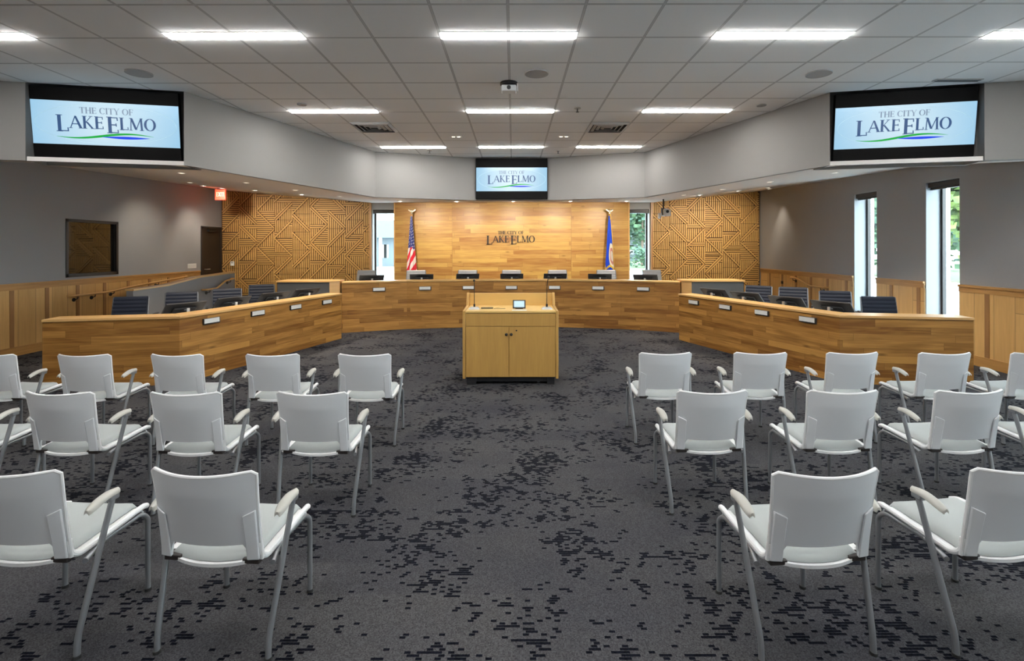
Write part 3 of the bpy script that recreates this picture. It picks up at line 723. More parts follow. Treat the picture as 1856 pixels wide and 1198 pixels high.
for n in range(-2, 3): ceiling_light(GX+2.44*n, -.45, 'added linear ceiling light above the rear of the room, out of view')  # unseen row, added to throw light on the chair backs
def disc_speaker(x, y, label, r=.128):
    o = thing('ceiling_speaker', label, 'speaker', (x, y, ZC), 0, 'round ceiling speakers')
    build('grille', MB().cyl((0, 0, -.004), r*.93, .012, seg=40), M['grille'], o)
    rg = MB()
    for i in range(40):
        a, b = 2*math.pi*i/40, 2*math.pi*(i+1)/40
        rg.hexa([(r*math.cos(a), r*math.sin(a), -.012), (r*math.cos(b), r*math.sin(b), -.012), (r*.92*math.cos(b), r*.92*math.sin(b), -.012), (r*.92*math.cos(a), r*.92*math.sin(a), -.012)],
                [(r*math.cos(a), r*math.sin(a), 0), (r*math.cos(b), r*math.sin(b), 0), (r*.92*math.cos(b), r*.92*math.sin(b), 0), (r*.92*math.cos(a), r*.92*math.sin(a), 0)])
    build('rim', rg, M['grille'], o)
disc_speaker(.254, 5.39, 'round grey ceiling speaker near the middle of the ceiling')
disc_speaker(-4.04, 5.36, 'round grey ceiling speaker in front of the left television')
disc_speaker(3.33, 5.41, 'round grey ceiling speaker towards the right television')
disc_speaker(-2.78, 6.53, 'small flush round detector plate left of the second light row', .06)
disc_speaker(3.30, 6.6, 'small flush round detector plate beside the right bulkhead', .06)
def vent(x, y, label):
    o = thing('ceiling_vent', label, 'vent', (x, y, ZC), 0, 'square ceiling vents')
    build('backing', MB().box((0, 0, -.002), (.56, .56, .008)), M['vent_dark'], o)
    for k in range(4):
        s = .295-k*.068; f = MB()
        for a in range(4):
            rt = rotz(R(90*a)); z0_ = -.008-.0*k
            lo = [rt @ Vector(p) for p in ((-s, -s, -.012), (s, -s, -.012), (s-.035, -s+.035, -.034), (-s+.035, -s+.035, -.034))]
            hi = [rt @ Vector(p) for p in ((-s, -s, -.006), (s, -s, -.006), (s-.035, -s+.035, -.028), (-s+.035, -s+.035, -.028))]
            f.hexa(lo, hi)
        build('louvre', f, M['vent_white'], o, smooth=0)
vent(-2.16, 7.74, 'square louvred ceiling vent left of centre, before the far light row')
vent(1.47, 7.77, 'square louvred ceiling vent right of centre, before the far light row')
o = thing('slot_vent', 'narrow slot vent in the ceiling right before the right television', 'vent', (5.03, 5.62, ZC))
build('frame', MB().box((0, 0, -.004), (.52, .085, .012)), M['vent_white'], o)
for k in (-1, 1): build('slot', MB().box((0, k*.019, -.0105), (.49, .020, .003)), M['vent_dark'], o)
def spot_square(x, y, label):
    o = thing('recessed_ceiling_spot', label, 'ceiling light', (x, y, ZC), 0, 'small double ceiling spots')
    build('trim_plate', MB().box((0, 0, -.004), (.19, .09, .012)), M['white_plastic'], o, bevel=.002)
    for s in (-1, 1): build('lamp', MB().cyl((s*.045, 0, -.009), .028, .012), M['can_on'], o)
spot_square(-.97, 8.42, 'small recessed double spot left of the centre line, before the centre television')
spot_square(.855, 8.42, 'small recessed double spot right of the centre line, before the centre television')
def sprinkler(x, y, label):
    o = thing('sprinkler_head', label, 'sprinkler', (x, y, ZC), 0, 'ceiling sprinkler heads')
    build('escutcheon', MB().cyl((0, 0, -.004), .045, .01), M['vent_white'], o)
    s = MB().cyl((0, 0, -.03), .008, .05, seg=10); s.cyl((0, 0, -.055), .022, .004, seg=16); build('deflector', s, M['dark_frame'], o)
sprinkler(.87, 6.73, 'dark sprinkler head right of the centre, beside the second light row')
sprinkler(.87, 9.66, 'small sprinkler head close before the centre television, right side')
sprinkler(-1.62, 9.6, 'small sprinkler head before the far bulkhead, left side')
o = thing('ceiling_camera', 'small white ceiling camera on a black mount at the centre of the ceiling', 'camera', (-.05, 5.70, ZC))
build('mount', MB().cyl((0, 0, -.012), .10, .024, seg=32).cyl((0, 0, -.03), .07, .02, seg=32, r2=.09), M['black_plastic'], o)
b = MB().box((.0, 0, -.075), (.17, .13, .07)); build('body', b, M['white_plastic'], o, bevel=.012)
build('lens', MB().cyl((0, -.07, -.075), .022, .02, 'Y'), M['black_plastic'], o)
build('side_bracket', MB().box((.098, 0, -.065), (.016, .1, .09)), M['white_plastic'], o, bevel=.004)

# soffit downlights, each with its own lamp
def downlight(x, y, label, power=60, aim=None, size=75, show=True, blend=.7, col=(1, .86, .68)):
    z = soffit_z(x, y)
    o = thing('recessed_downlight', label, 'downlight', (x, y, z-.002), 0, 'recessed soffit downlights')
    rg = MB(); r = .062
    for i in range(28):
        a, b = 2*math.pi*i/28, 2*math.pi*(i+1)/28
        rg.hexa([(r*math.cos(t)*k, r*math.sin(t)*k, -.008) for t, k in ((a, 1), (b, 1), (b, .72), (a, .72))], [(r*math.cos(t)*k, r*math.sin(t)*k, .004) for t, k in ((a, 1), (b, 1), (b, .72), (a, .72))])
    build('trim_ring', rg, M['white_plastic'], o)
    build('lamp', MB().cyl((0, 0, -.001), .044, .004, seg=20), M['can_on'], o)
    ld = bpy.data.lights.new('downlight_lamp', 'SPOT'); ld.energy = power*SPOT; ld.spot_size = R(size); ld.spot_blend = blend; ld.color = col; ld.shadow_soft_size = .04
    lo = bpy.data.objects.new('downlight_lamp', ld); COL.objects.link(lo); lo.parent = o; lo.location = (0, 0, -.03)
    if aim:
        d = Vector(aim)-Vector((x, y, z)); lo.rotation_euler = d.to_track_quat('-Z', 'Y').to_euler()
    return o
ordi = ['first', 'second', 'third', 'fourth', 'fifth', 'sixth', 'seventh']
dl = [(-5.02, 7.51, 'recessed downlight in the left soffit, nearest the left television', 85),
      (-4.64, 8.63, 'recessed downlight in the left soffit, second from the left television', 85),
      (-4.28, 9.75, 'recessed downlight in the left soffit, third from the left television', 85),
      (-3.75, 10.75, 'recessed downlight in the left soffit near the left back window', 85),
      (5.11, 7.90, 'recessed downlight in the right soffit, nearest the right television', 85),
      (4.52, 8.75, 'recessed downlight in the right soffit, second from the right television', 85),
      (4.15, 9.85, 'recessed downlight in the right soffit, third from the right television', 85),
      (3.70, 10.8, 'recessed downlight in the right soffit near the right back window', 85)]
for x, y, lb, p in dl: downlight(x, y, lb, p, size=110)
for i, x in enumerate((-2.6, -1.3, 0.0, 1.3, 2.6)):
    downlight(x, 11.35, f'recessed downlight washing the wood feature wall, {ordi[i]} of five from the left', 112, aim=(x*.98, 13.5, 1.75), size=95, blend=1)
for i, x in enumerate((-7.3, -6.1, -5.0)):
    downlight(x, 11.7, f'recessed downlight washing the left slat wall, {ordi[i]} of three from the left', 88, aim=(x+.15, YB, 1.9), size=90, blend=1)
for i, x in enumerate((4.4, 5.3, 6.0)):
    downlight(x, 11.7, f'recessed downlight washing the right slat wall, {ordi[i]} of three from the left', 88, aim=(x-.1, YB, 1.9), size=90, blend=1)
downlight(6.50, 12.6, 'recessed downlight close to the right wall, throwing a bright scallop', 22, aim=(6.80, 12.6, 1.2), size=62, blend=.8)
downlight(-7.2, 12.3, 'recessed downlight above the left door', 45, aim=(-8.05, 12.5, 1.6), size=85, blend=1)
downlight(-6.9, 10.6, 'recessed downlight above the left ramp', 42, aim=(-8.05, 10.9, 1.4), size=95, blend=1)

# ------------------------------------------------------------------ desks
def offset_line(pts, d, endd=None):
    out = []
    for i, p in enumerate(pts):
        a = Vector(pts[max(i-1, 0)]); b = Vector(pts[min(i+1, len(pts)-1)]); q = Vector(p)
        t1 = (q-a).normalized() if i > 0 else (b-q).normalized(); t2 = (b-q).normalized() if i < len(pts)-1 else t1
        n1 = Vector((-t1.y, t1.x)); n2 = Vector((-t2.y, t2.x)); n = (n1+n2).normalized(); k = d/max(.3, n.dot(n1))
        out.append(tuple(q+n*k))
    return out
def dais(label, pts, top, zdesk, side, zfloor=0, plinth=True, seat_seg=None):
    """pts run left to right seen from the seats; +normal points behind"""
    root = thing('council_desk', label, 'desk', (pts[len(pts)//2][0], pts[len(pts)//2][1], 0), 0, 'wood council desks')
    f = MB().strip(pts, offset_line(pts, .05), .0, top-.03); build('front_panel', f, M['dais_wood'], root, True)
    fr = offset_line(pts, -.018)
    c = MB()
    c.strip(fr, offset_line(pts, .30), top-.032, top)
    build('ledge', c, M['cap_wood'], root, True, bevel=.004)
    k = MB().strip(offset_line(pts, .26), offset_line(pts, .30), zdesk-.02, top-.032); build('inner_panel', k, M['credenza_grey'], root, True)
    seg = seat_seg or pts
    w_ = MB().strip(offset_line(seg, .30), offset_line(seg, .92), zdesk-.035, zdesk); build('work_surface', w_, M['worktop'], root, True, bevel=.004)
    e = MB(); a, b = offset_line(pts, .05), offset_line(pts, .90)
    for i, j in ((0, 1), (-1, -2)):
        d = (Vector(pts[j])-Vector(pts[i])).normalized()*.04
        if i == 0 and seat_seg: a2, b2 = Vector(pts[0]), Vector(offset_line(pts, .28)[0])
        else: a2, b2 = Vector(a[i]), Vector(b[i])
        ztop = zdesk-.036
        e.prism([tuple(a2), tuple(a2+d), tuple(b2+d), tuple(b2)], zfloor, ztop)
    build('end_panel', e, M['dais_wood'], root, True)
    return root
CL = [(-3.54, 10.23), (-2.3, 10.72), (-.95, 10.95), (.95, 10.95), (2.3, 10.70), (3.42, 10.2)]
dais('long central council desk with seven name plates, clad in horizontal wood planks', CL, 1.05, .92, 'c', zfloor=0)
LW = [(-5.77, 6.08), (-4.29, 6.38), (-3.33, 9.61)]
RW = [(3.14, 9.42), (4.20, 6.39), (5.68, 6.13)]
dais('left wing desk clad in horizontal wood planks with four name plates', LW, .875, .75, 'l', seat_seg=None)
dais('right wing desk clad in horizontal wood planks with four name plates', RW, .875, .75, 'r')

# low cabinets joining wings and centre desk
def credenza(label, s, x0, x1):
    o = thing('corner_cabinet', label, 'cabinet', (s*(abs(x0)+abs(x1))/2, 10.3, 0), 0, 'corner cabinets')
    X0, X1 = s*x0, s*x1      # x0 inner, x1 outer
    pts = [(X1, 10.08), (X0, 10.08), (X0-s*.16, 10.22), (X0-s*.16, 10.42), (X1, 10.42)]
    if s > 0: pts = pts[::-1]
    build('body', MB().prism([(X1, 10.10), (X0+s*.0, 10.10), (X0, 10.42), (X1, 10.42)], 0, 1.055), M['credenza_grey'], o, True)
    build('side_cheek', MB().prism([(X0, 10.09), (X0-s*.16, 10.23), (X0-s*.16, 10.40), (X0, 10.42)], 0, 1.055), M['cap_wood'], o, True)
    t = MB().prism([(X1+s*.02, 10.07), (X0, 10.07), (X0-s*.17, 10.21), (X0-s*.17, 10.48), (X0, 10.6), (X1+s*.02, 10.6)], 1.055, 1.085)
    build('top', t, M['cap_wood'], o, True, bevel=.003)
credenza('grey cabinet with a wood top behind the far end of the left wing desk', -1, 3.74, 4.80)
credenza('grey cabinet with a wood top behind the far end of the right wing desk', 1, 3.62, 4.68)

# ------------------------------------------------------------------ name plates
def nameplate_proto():
    o = thing('name_plate', '', 'name plate', (0, 0, 0), 0, 'name plates on the desks')
    build('holder', MB().box((0, -.012, 0), (.262, .024, .082)), M['black_plastic'], o, bevel=.003)
    build('placard', MB().box((-.004, -.027, .006), (.236, .006, .062)), M['placard'], o, bevel=.001)
    return o
np0 = nameplate_proto(); used = False
def place(proto, flag, loc, rz, label):
    if not flag[0]: flag[0] = True; proto.location = loc; proto.rotation_euler = (0, 0, rz); proto['label'] = label; return proto
    return dup(proto, loc, rz, label)
fl = [False]
ordi = ['first', 'second', 'third', 'fourth', 'fifth', 'sixth', 'seventh']
def on_line(pts, X=None, x_over_y=None):
    for a, b in zip(pts, pts[1:]):
        ta = a[0]-x_over_y*a[1]; tb = b[0]-x_over_y*b[1]
        if ta*tb <= 0:
            t = ta/(ta-tb); return lerp(a, b, t), math.atan2(b[1]-a[1], b[0]-a[0])
for i, k in enumerate((-.2707, -.1779, -.0907, -.0041, .0827, .1705, .2615)):
    p, a = on_line(CL, x_over_y=k); n = Vector((math.sin(a), -math.cos(a)))*.001
    place(np0, fl, (p[0]+n.x, p[1]+n.y, .872), a, f'white name plate on the central desk, {ordi[i]} from the left')
A, dL = Vector((-4.29, 6.38)), Vector((.285, .9585)); a = math.atan2(.9585, .285)
for i, s in enumerate((.461, 1.28, 2.10, 2.92)):
    p = A+dL*s; place(np0, fl, (p.x, p.y, .752), a, f'white name plate on the left wing desk, {ordi[i]} from the camera end')
Ar, dR = Vector((4.2, 6.39)), Vector((-.33, .944)); a2 = math.atan2(-.944, .33)
for i, s in enumerate((.456, 1.24, 2.0, 2.78)):
    p = Ar+dR*s; place(np0, fl, (p.x, p.y, .752), a2, f'white name plate on the right wing desk, {ordi[i]} from the camera end')

# ------------------------------------------------------------------ monitors
def monitor_proto():
    o = thing('desk_monitor', '', 'monitor', (0, 0, 0), 0, 'desk monitors')
    tl = R(46); Rt = Matrix.Rotation(tl, 3, 'X')     # local -Y is the audience side; top edge leans towards the audience
    c = Vector((0, .06, .122))
    b = MB().box(c, (.53, .022, .315), Rt); build('screen_panel', b, M['black_plastic'], o, bevel=.005)
    b = MB().box(c+Rt @ Vector((0, -.02, -.01)), (.30, .03, .17), Rt); build('rear_bulge', b, M['black_plastic'], o, bevel=.01)
    b = MB().b2(-.019, .019, -.085, -.065, .01, .158); b.box((0, -.03, .13), (.036, .08, .02)); build('stand_neck', b, M['silver'], o, bevel=.004)
    build('stand_base', MB().cyl((0, 0, .006), .10, .012, seg=32), M['silver'], o)
    return o
mp = monitor_proto(); fm = [False]
for i, k in enumerate((-.2853, -.1850, -.0920, -.0033, .0840, .1740, .2655)):
    p, a = on_line(offset_line(CL, .55), x_over_y=k)
    place(mp, fm, (p[0], p[1], .92), a, f'black monitor on the central desk, {ordi[i]} from the left')
nLw = Vector((-.9585, .285)); nRw = Vector((.944, .33))
for i, s in enumerate((.50, 1.32, 2.19, 3.0)):
    p = A+dL*s+nLw*.50; place(mp, fm, (p.x, p.y, .75), math.atan2(.9585, .285)-R(14), f'black monitor on the left wing desk, {ordi[i]} from the camera end')
for i, s in enumerate((.508, 1.27, 2.085, 2.85)):
    p = Ar+dR*s+nRw*.50; place(mp, fm, (p.x, p.y, .75), a2+R(14), f'black monitor on the right wing desk, {ordi[i]} from the camera end')

# ------------------------------------------------------------------ office chairs
def office_chair_proto(leather):
    o = thing('office_chair', '', 'chair', (0, 0, 0), 0, 'navy office chairs behind the desks')
    W = .47
    def back(u, v):
        x = (u-.5)*W*(1-.06*v); z = .47+.52*v
        y = .24+.10*v**1.3-.035*(1-(2*u-1)**2)*.0
        rib = .006*abs(math.sin(v*math.pi*9))
        return (x, y-rib, z)
    build('backrest', MB().shell(back, 6, 72, lambda u, v: (0, .03, .006)), M[leather], o)
    def seat(u, v): return ((u-.5)*W, -.26+.50*v, .445+.008*abs(math.sin(v*math.pi*8))-.03*max(0, .15-v)/.15)
    build('seat', MB().shell(seat, 6, 48, lambda u, v: (0, 0, -.035)), M[leather], o)
    for s in (-1, 1):
        fr = MB().tube([(s*.245, -.26, .44), (s*.245, .22, .44), (s*.245, .27, .50), (s*.232, .36, .985)], .011, 8); build('side_frame', fr, M['dark_alu'], o)
        ar = MB().tube([(s*.27, .27, .55), (s*.31, .20, .66), (s*.31, -.05, .67), (s*.29, -.12, .60), (s*.27, -.10, .44)], .012, 8)
        ap = build('armrest', ar, M['alu'], o); build('arm_pad', MB().box((s*.31, .07, .682), (.045, .24, .02)), M['black_plastic'], ap, bevel=.006)
    build('gas_column', MB().cyl((0, 0, .26), .026, .34, seg=16), M['black_plastic'], o)
    bs = MB()
    for k in range(5):
        an = R(72*k+18); e = (math.cos(an)*.31, math.sin(an)*.31, .07)
        bs.tube([(0, 0, .11), (e[0]*.5, e[1]*.5, .10), e], [.028, .024, .016] if False else .017, 8, smooth=0)
    build('star_base', bs, M['alu'], o)
    for k in range(5):
        an = R(72*k+18); build('castor', MB().cyl((math.cos(an)*.31, math.sin(an)*.31, .03), .03, .045, 'X', seg=14), M['black_plastic'], o)
    return o
oc = office_chair_proto('grey_leather'); fo = [False]
for i, (x, rz) in enumerate(((-3.72, -6), (-2.42, 3), (-1.16, -2), (-.04, 1), (1.12, 3), (2.30, -4), (3.50, 6))):
    place(oc, fo, (x, 12.10, PLAT), R(rz), f'light grey ribbed office chair behind the central desk, {ordi[i]} from the left')
oc = office_chair_proto('navy'); fo = [False]
for i, (x, y, rz) in enumerate(((-5.86, 7.40, 16), (-5.55, 8.20, 24), (-5.18, 8.98, 30), (-5.10, 10.02, 24))):
    place(oc, fo, (x, y, 0), R(rz), f'navy ribbed office chair behind the left wing desk, {ordi[i]} from the camera end')
for i, (x, y, rz) in enumerate(((5.50, 7.25, -12), (5.42, 8.25, -22), (5.13, 9.12, -30), (4.62, 9.55, -40))):
    place(oc, fo, (x, y, 0), R(rz), f'navy ribbed office chair behind the right wing desk, {ordi[i]} from the camera end')

# ------------------------------------------------------------------ guard wall, handrails
gw = thing('ramp_guard_wall', 'low grey guard wall with a wood cap beside the left ramp', 'wall', (-6.81, 10.4, 0))
prof = [(8.81, 1.025), (9.71, 1.045), (10.68, 1.150), (12.03, 1.185)]
m = MB(); c = MB()
for (ya, za), (yb, zb) in zip(prof, prof[1:]):
    m.hexa([(-6.87, ya, 0), (-6.75, ya, 0), (-6.75, yb, 0), (-6.87, yb, 0)], [(-6.87, ya, za-.03), (-6.75, ya, za-.03), (-6.75, yb, zb-.03), (-6.87, yb, zb-.03)])
    c.hexa([(-6.89, ya-.01, za-.032), (-6.73, ya-.01, za-.032), (-6.73, yb, zb-.032), (-6.89, yb, zb-.032)], [(-6.89, ya-.01, za), (-6.73, ya-.01, za), (-6.73, yb, zb), (-6.89, yb, zb)])
build('body', m, M['guard_paint'], gw, True); build('cap', c, M['cap_wood'], gw, True)
def handrail(label, x, wallx, pts, brackets, loc, ends=True):
    o = thing('handrail', label, 'handrail', loc, 0, 'wood handrails')
    P = [(x, y, z) for y, z in pts]
    if ends: P = [(wallx, pts[0][0], pts[0][1])]+P+[(wallx, pts[-1][0], pts[-1][1])]
    build('rail', MB().tube(P, .020, 12), M['cap_wood'], o, True)
    for y, z in brackets:
        b = MB().tube([(x, y, z-.018), (x, y, z-.06), (wallx, y, z-.08)], .007, 8, smooth=3); s = .012 if wallx < x else -.012
        b.cyl((wallx+s/2, y, z-.08), .034, abs(s), 'X', seg=20); build('bracket', b, M['black_metal'], o, True)
handrail('long wood handrail on the left wall climbing beside the ramp', XL+.10, XL+.02, [(9.0, .885), (9.8, .89), (10.4, .95), (12.2, 1.06)], [(9.12, .885), (9.5, .888), (9.95, .91), (11.2, 1.0)], (XL, 10, 0))
handrail('short bent wood handrail on the grey ramp guard wall', -6.66, -6.75, [(10.75, .85), (11.15, .85), (11.5, 1.0), (11.85, 1.03)], [(10.9, .85), (11.7, 1.02)], (-6.75, 11, 0))
handrail('short bent wood handrail on the right wall by the steps', XR-.10, XR-.02, [(10.75, .875), (11.30, .875), (11.85, 1.02), (12.1, 1.02)], [(10.9, .875), (11.98, 1.02)], (XR, 11, 0))

# ------------------------------------------------------------------ small wall fittings
o = thing('switch_plate', 'wide white switch plate on the left wall beside the door', 'switch', (XL, 12.5, 1.31))
build('plate', MB().b2(XL, XL+.008, 12.34, 12.67, 1.25, 1.365), M['white_plastic'], o, True, bevel=.002)
for k in range(4): build('rocker', MB().b2(XL+.008, XL+.013, 12.375+k*.075, 12.41+k*.075, 1.275, 1.34), M['placard'], o, True)
o = thing('thermostat', 'small white thermostat on the left slat wall', 'thermostat', (-7.77, YB-.06, 1.33))
build('housing', MB().b2(-7.82, -7.72, YB-.09, YB-.055, 1.27, 1.39), M['white_plastic'], o, True, bevel=.006)
build('display', MB().b2(-7.80, -7.74, YB-.092, YB-.09, 1.335, 1.375), M['grille'], o, True)
o = thing('wall_outlet', 'small dark wall outlet in the right wainscot by the slat wall', 'outlet', (XR, 12.6, .75))
build('cover', MB().b2(XR-.045, XR-.02, 12.55, 12.62, .83, .90), M['dark_frame'], o, True, bevel=.003)
# exit sign hung from the soffit
ex, ey = -7.40, 12.55; zc = soffit_z(ex, ey)
o = thing('exit_sign', 'glowing red EXIT sign hung from the soffit above the left door', 'sign', (ex, ey, zc-.3), R(8))
build('canopy', MB().box((0, 0, .285), (.14, .06, .03)), M['black_plastic'], o)
build('housing', MB().box((0, 0, .14), (.25, .045, .27)), M['exit_red'], o, bevel=.01)
xl = MB(); it = layout([(c_, .10, 0) for c_ in 'EXIT'], .19)
letters(xl, it, lambda x, z, n: (x, -.0235-n, z+.10), .002); build('lettering', xl, M['exit_text'], o, smooth=0)
el = bpy.data.lights.new('exit_glow', 'POINT'); el.energy = .7; el.color = (1, .08, .04); el.shadow_soft_size = .05
eo = bpy.data.objects.new('exit_glow', el); COL.objects.link(eo); eo.parent = o; eo.location = (-.20, -.02, .14)
# ceiling hung video camera at the right
cx, cy = 3.66, 12.05; cz = soffit_z(cx, cy)
o = thing('pan_tilt_camera', 'white pan and tilt video camera hanging from the soffit before the right slat wall', 'camera', (cx, cy, cz-.5))
build('pole', MB().cyl((-.02, 0, .38), .018, .24, seg=16), M['black_plastic'], o)
build('arm', MB().b2(-.065, -.045, -.02, .04, .10, .27).b2(-.06, .04, -.03, .03, .255, .275), M['black_plastic'], o)
b = MB().box((.045, -.02, .16), (.17, .17, .16)); b.cyl((.045, -.02, .245), .06, .03, seg=24); build('head', b, M['white_plastic'], o, bevel=.03)
build('lens', MB().cyl((.045, -.11, .185), .036, .03, 'Y', seg=24), M['black_plastic'], o)
build('base_pod', MB().box((-.11, .0, .09), (.06, .12, .13)), M['white_plastic'], o, bevel=.02)

# ------------------------------------------------------------------ flags
def flag(label, x, matl, fringe, gname):
    y = 13.22
    o = thing('indoor_flag', label, 'flag', (x, y, PLAT), 0, None)
    build('stand_base', MB().cyl((0, 0, .03), .16, .06, seg=32, r2=.08), M['gold'], o)
    build('pole', MB().cyl((0, 0, 1.24), .014, 2.44, seg=14), M['cap_wood'], o)
    fn = MB().sphere((0, 0, 2.47), .028); 
    for s in (-1, 1):      # spread eagle finial
        fn.hexa([(0, -.012, 2.51), (s*.02, -.012, 2.50), (s*.10, -.012, 2.555), (s*.09, -.012, 2.575)], [(0, .012, 2.54), (s*.02, .012, 2.53), (s*.10, .012, 2.56), (s*.09, .012, 2.585)])
    fn.sphere((0, 0, 2.525), .026, (1, .8, 1.5)); fn.sphere((0, -.012, 2.575), .014)
    build('eagle_finial', fn, M['gold_shiny'], o)
    zt_, zb_ = 2.40, .62
    def f(u, v):
        z = zt_-(zt_-zb_)*v
        half = .020+.135*v**.9
        x_ = -.012+(2*u-1)*half+.012*v
        y_ = -.03-.05*v*math.sin(u*math.pi*5+v*2.0)-.04*v*(1-(2*u-1)**2)
        return (x_, y_, z-.06*v*math.cos(u*math.pi*2))
    mb = MB(); nu, nv = 40, 40
    V = [[mb.bm.verts.new(f(i/nu, j/nv)) for j in range(nv+1)] for i in range(nu+1)]; L = mb.bm.loops.layers.uv.verify()
    for i in range(nu):
        for j in range(nv):
            fc = mb.bm.faces.new((V[i][j], V[i][j+1], V[i+1][j+1], V[i+1][j]))
            for l, (a_, b_) in zip(fc.loops, ((i, j), (i, j+1), (i+1, j+1), (i+1, j))): l[L].uv = (a_/nu, b_/nv)
    cl = build('flag_cloth', mb, matl, o, uv=False, smooth=80)
    sm = cl.modifiers.new('thickness', 'SOLIDIFY'); sm.thickness = .004
    if fringe:
        fr = MB().tube([Vector(f(1, v/14))+Vector((.006, -.004, 0)) for v in range(15)], .009, 6, smooth=0); build('gold_fringe', fr, M['gold'], o)
        fr = MB().tube([(0, -.04, 2.44), (.015, -.05, 2.40), (.012, -.06, 2.30)], .016, 8); build('tassel', fr, M['gold'], o)
        fr = MB().tube([Vector(f(0, v/14))+Vector((-.002, -.004, 0)) for v in range(10, 15)], .008, 6, smooth=0); build('gold_fringe', fr, M['gold'], o)
flag('draped red, white and blue stars and stripes flag on a gold eagle pole', -2.70, M['flag_us'], False, 'us')
flag('draped blue state flag with gold fringe and pale seal on an eagle topped pole', 2.56, M['flag_state'], True, 'mn')

# ------------------------------------------------------------------ podium
PX, PY = -.038, 6.31
pod = thing('podium_cabinet', 'oak podium cabinet with two doors on a black base at the head of the aisle', 'podium', (PX, PY, 0))
W, D_ = 1.22, .66
bs = MB().b2(-W/2+.05, W/2-.05, .05, D_-.03, .035, .10)
bs.b2(-W/2+.05, -W/2+.17, .03, D_-.03, 0, .10).b2(W/2-.14, W/2-.05, .03, D_-.03, 0, .10); build('plinth', bs, M['black_plastic'], pod)
for x in (-.40, .36): build('castor', MB().cyl((x, .12, .034), .032, .03, 'X', seg=16), M['rubber'] if x < 0 else M['silver'], pod)
build('carcass', MB().b2(-W/2+.035, W/2-.035, .022, D_-.02, .098, .918), M['podium_wood'], pod)
def side(s):
    b = MB(); n = 10
    pr = [(0, .08), (D_, .08), (D_, 1.115), (D_-.045, 1.125), (D_-.085, 1.10)]
    pr += [(D_-.10-.06*t, 1.08-.09*t-.03*t*t) for t in [i/6 for i in range(7)]]
    pr += [(D_-.22, .955), (.0, .945)]
    x0, x1 = (s*(W/2-.036), s*W/2)
    lo = [(x0, y, z) for y, z in pr]; hi = [(x1, y, z) for y, z in pr]; b.hexa(lo, hi); return b
for s in (-1, 1): build('side_panel', side(s), M['podium_wood'], pod, bevel=.006)
build('apron', MB().b2(-W/2+.04, W/2-.04, .004, .022, .748, .912), M['podium_wood'], pod, bevel=.002)
t = MB().b2(-W/2+.036, W/2-.036, -.005, D_-.03, .915, .945); build('worktop', t, M['podium_top'], pod, bevel=.006)
build('back_panel', MB().b2(-W/2+.036, W/2-.036, D_-.035, D_-.008, .10, 1.115), M['podium_top'], pod, bevel=.004)
for s, n in ((-1, 'left'), (1, 'right')):
    x0, x1 = (-W/2+.042, -.022-.003) if s < 0 else (-.022+.003, W/2-.042)
    d = build('door', MB().b2(x0, x1, 0, .020, .105, .742), M['podium_wood'], pod, bevel=.002)
    kx = -.022+s*.031
    kb = MB().cyl((kx, -.012, .648), .008, .024, 'Y', seg=12); kb.sphere((kx, -.026, .648), .019, (1, .6, 1)); build('knob', kb, M['black_metal'], d)
    if s > 0: build('lock', MB().cyl((.075, -.003, .695), .010, .008, 'Y', seg=16), M['black_metal'], d)
def mic(x, y, h, label, lean):
    o = thing('gooseneck_microphone', label, 'microphone', (PX+x, PY+y, .945), 0, 'gooseneck microphones on the podium')
    build('base', MB().hexa([(-.075, -.06, 0), (.075, -.06, 0), (.075, .06, 0), (-.075, .06, 0)], [(-.045, -.03, .028), (.045, -.03, .028), (.045, .04, .028), (-.045, .04, .028)]), M['silver'], o, bevel=.004)
    build('neck', MB().cyl((0, 0, .045), .013, .04, seg=14).tube([(0, 0, .03), (0, 0, h*.6), (lean*.4, -.01, h*.85), (lean, -.03, h)], .0045, 8), M['black_metal'], o)
    build('capsule', MB().sphere((lean, -.035, h), .016, (1, 1.3, 1)), M['black_plastic'], o)
mic(-.475, .20, .375, 'gooseneck microphone at the left of the podium top', .0)
mic(.475, .20, .42, 'gooseneck microphone at the right of the podium top', .02)
o = thing('touch_panel', 'small lit touch panel standing on the podium top', 'touch panel', (PX+.112, PY+.20, .945))
Rt = Matrix.Rotation(R(-18), 3, 'X')
build('casing', MB().box((0, .0, .062), (.168, .02, .112), Rt), M['dark_frame'], o, bevel=.006)
build('lit_screen', MB().box(Vector((0, 0, .062))+Rt @ Vector((0, -.011, 0)), (.135, .002, .082), Rt), M['panel_lit'], o)
build('foot', MB().box((0, .04, .006), (.10, .09, .012)), M['dark_frame'], o, bevel=.002)
tag(build('paper_sheet', MB().box((PX+.112, PY+.075, .9458), (.19, .11, .0012)), M['placard']), 'small white sheet of paper before the touch panel on the podium', 'paper')
tag(build('remote_control', MB().box((PX-.31, PY+.24, .953), (.16, .04, .014)), M['dark_frame'], bevel=.004), 'slim dark remote control on the podium beside the left microphone', 'remote')
tag(build('cable', MB().tube([(PX-.22, PY+.22, .948), (PX-.17, PY+.26, .948), (PX-.13, PY+.22, .948), (PX-.07, PY+.225, .948)], .003, 6), M['dark_frame']), 'thin dark cable lying on the podium top', 'cable')

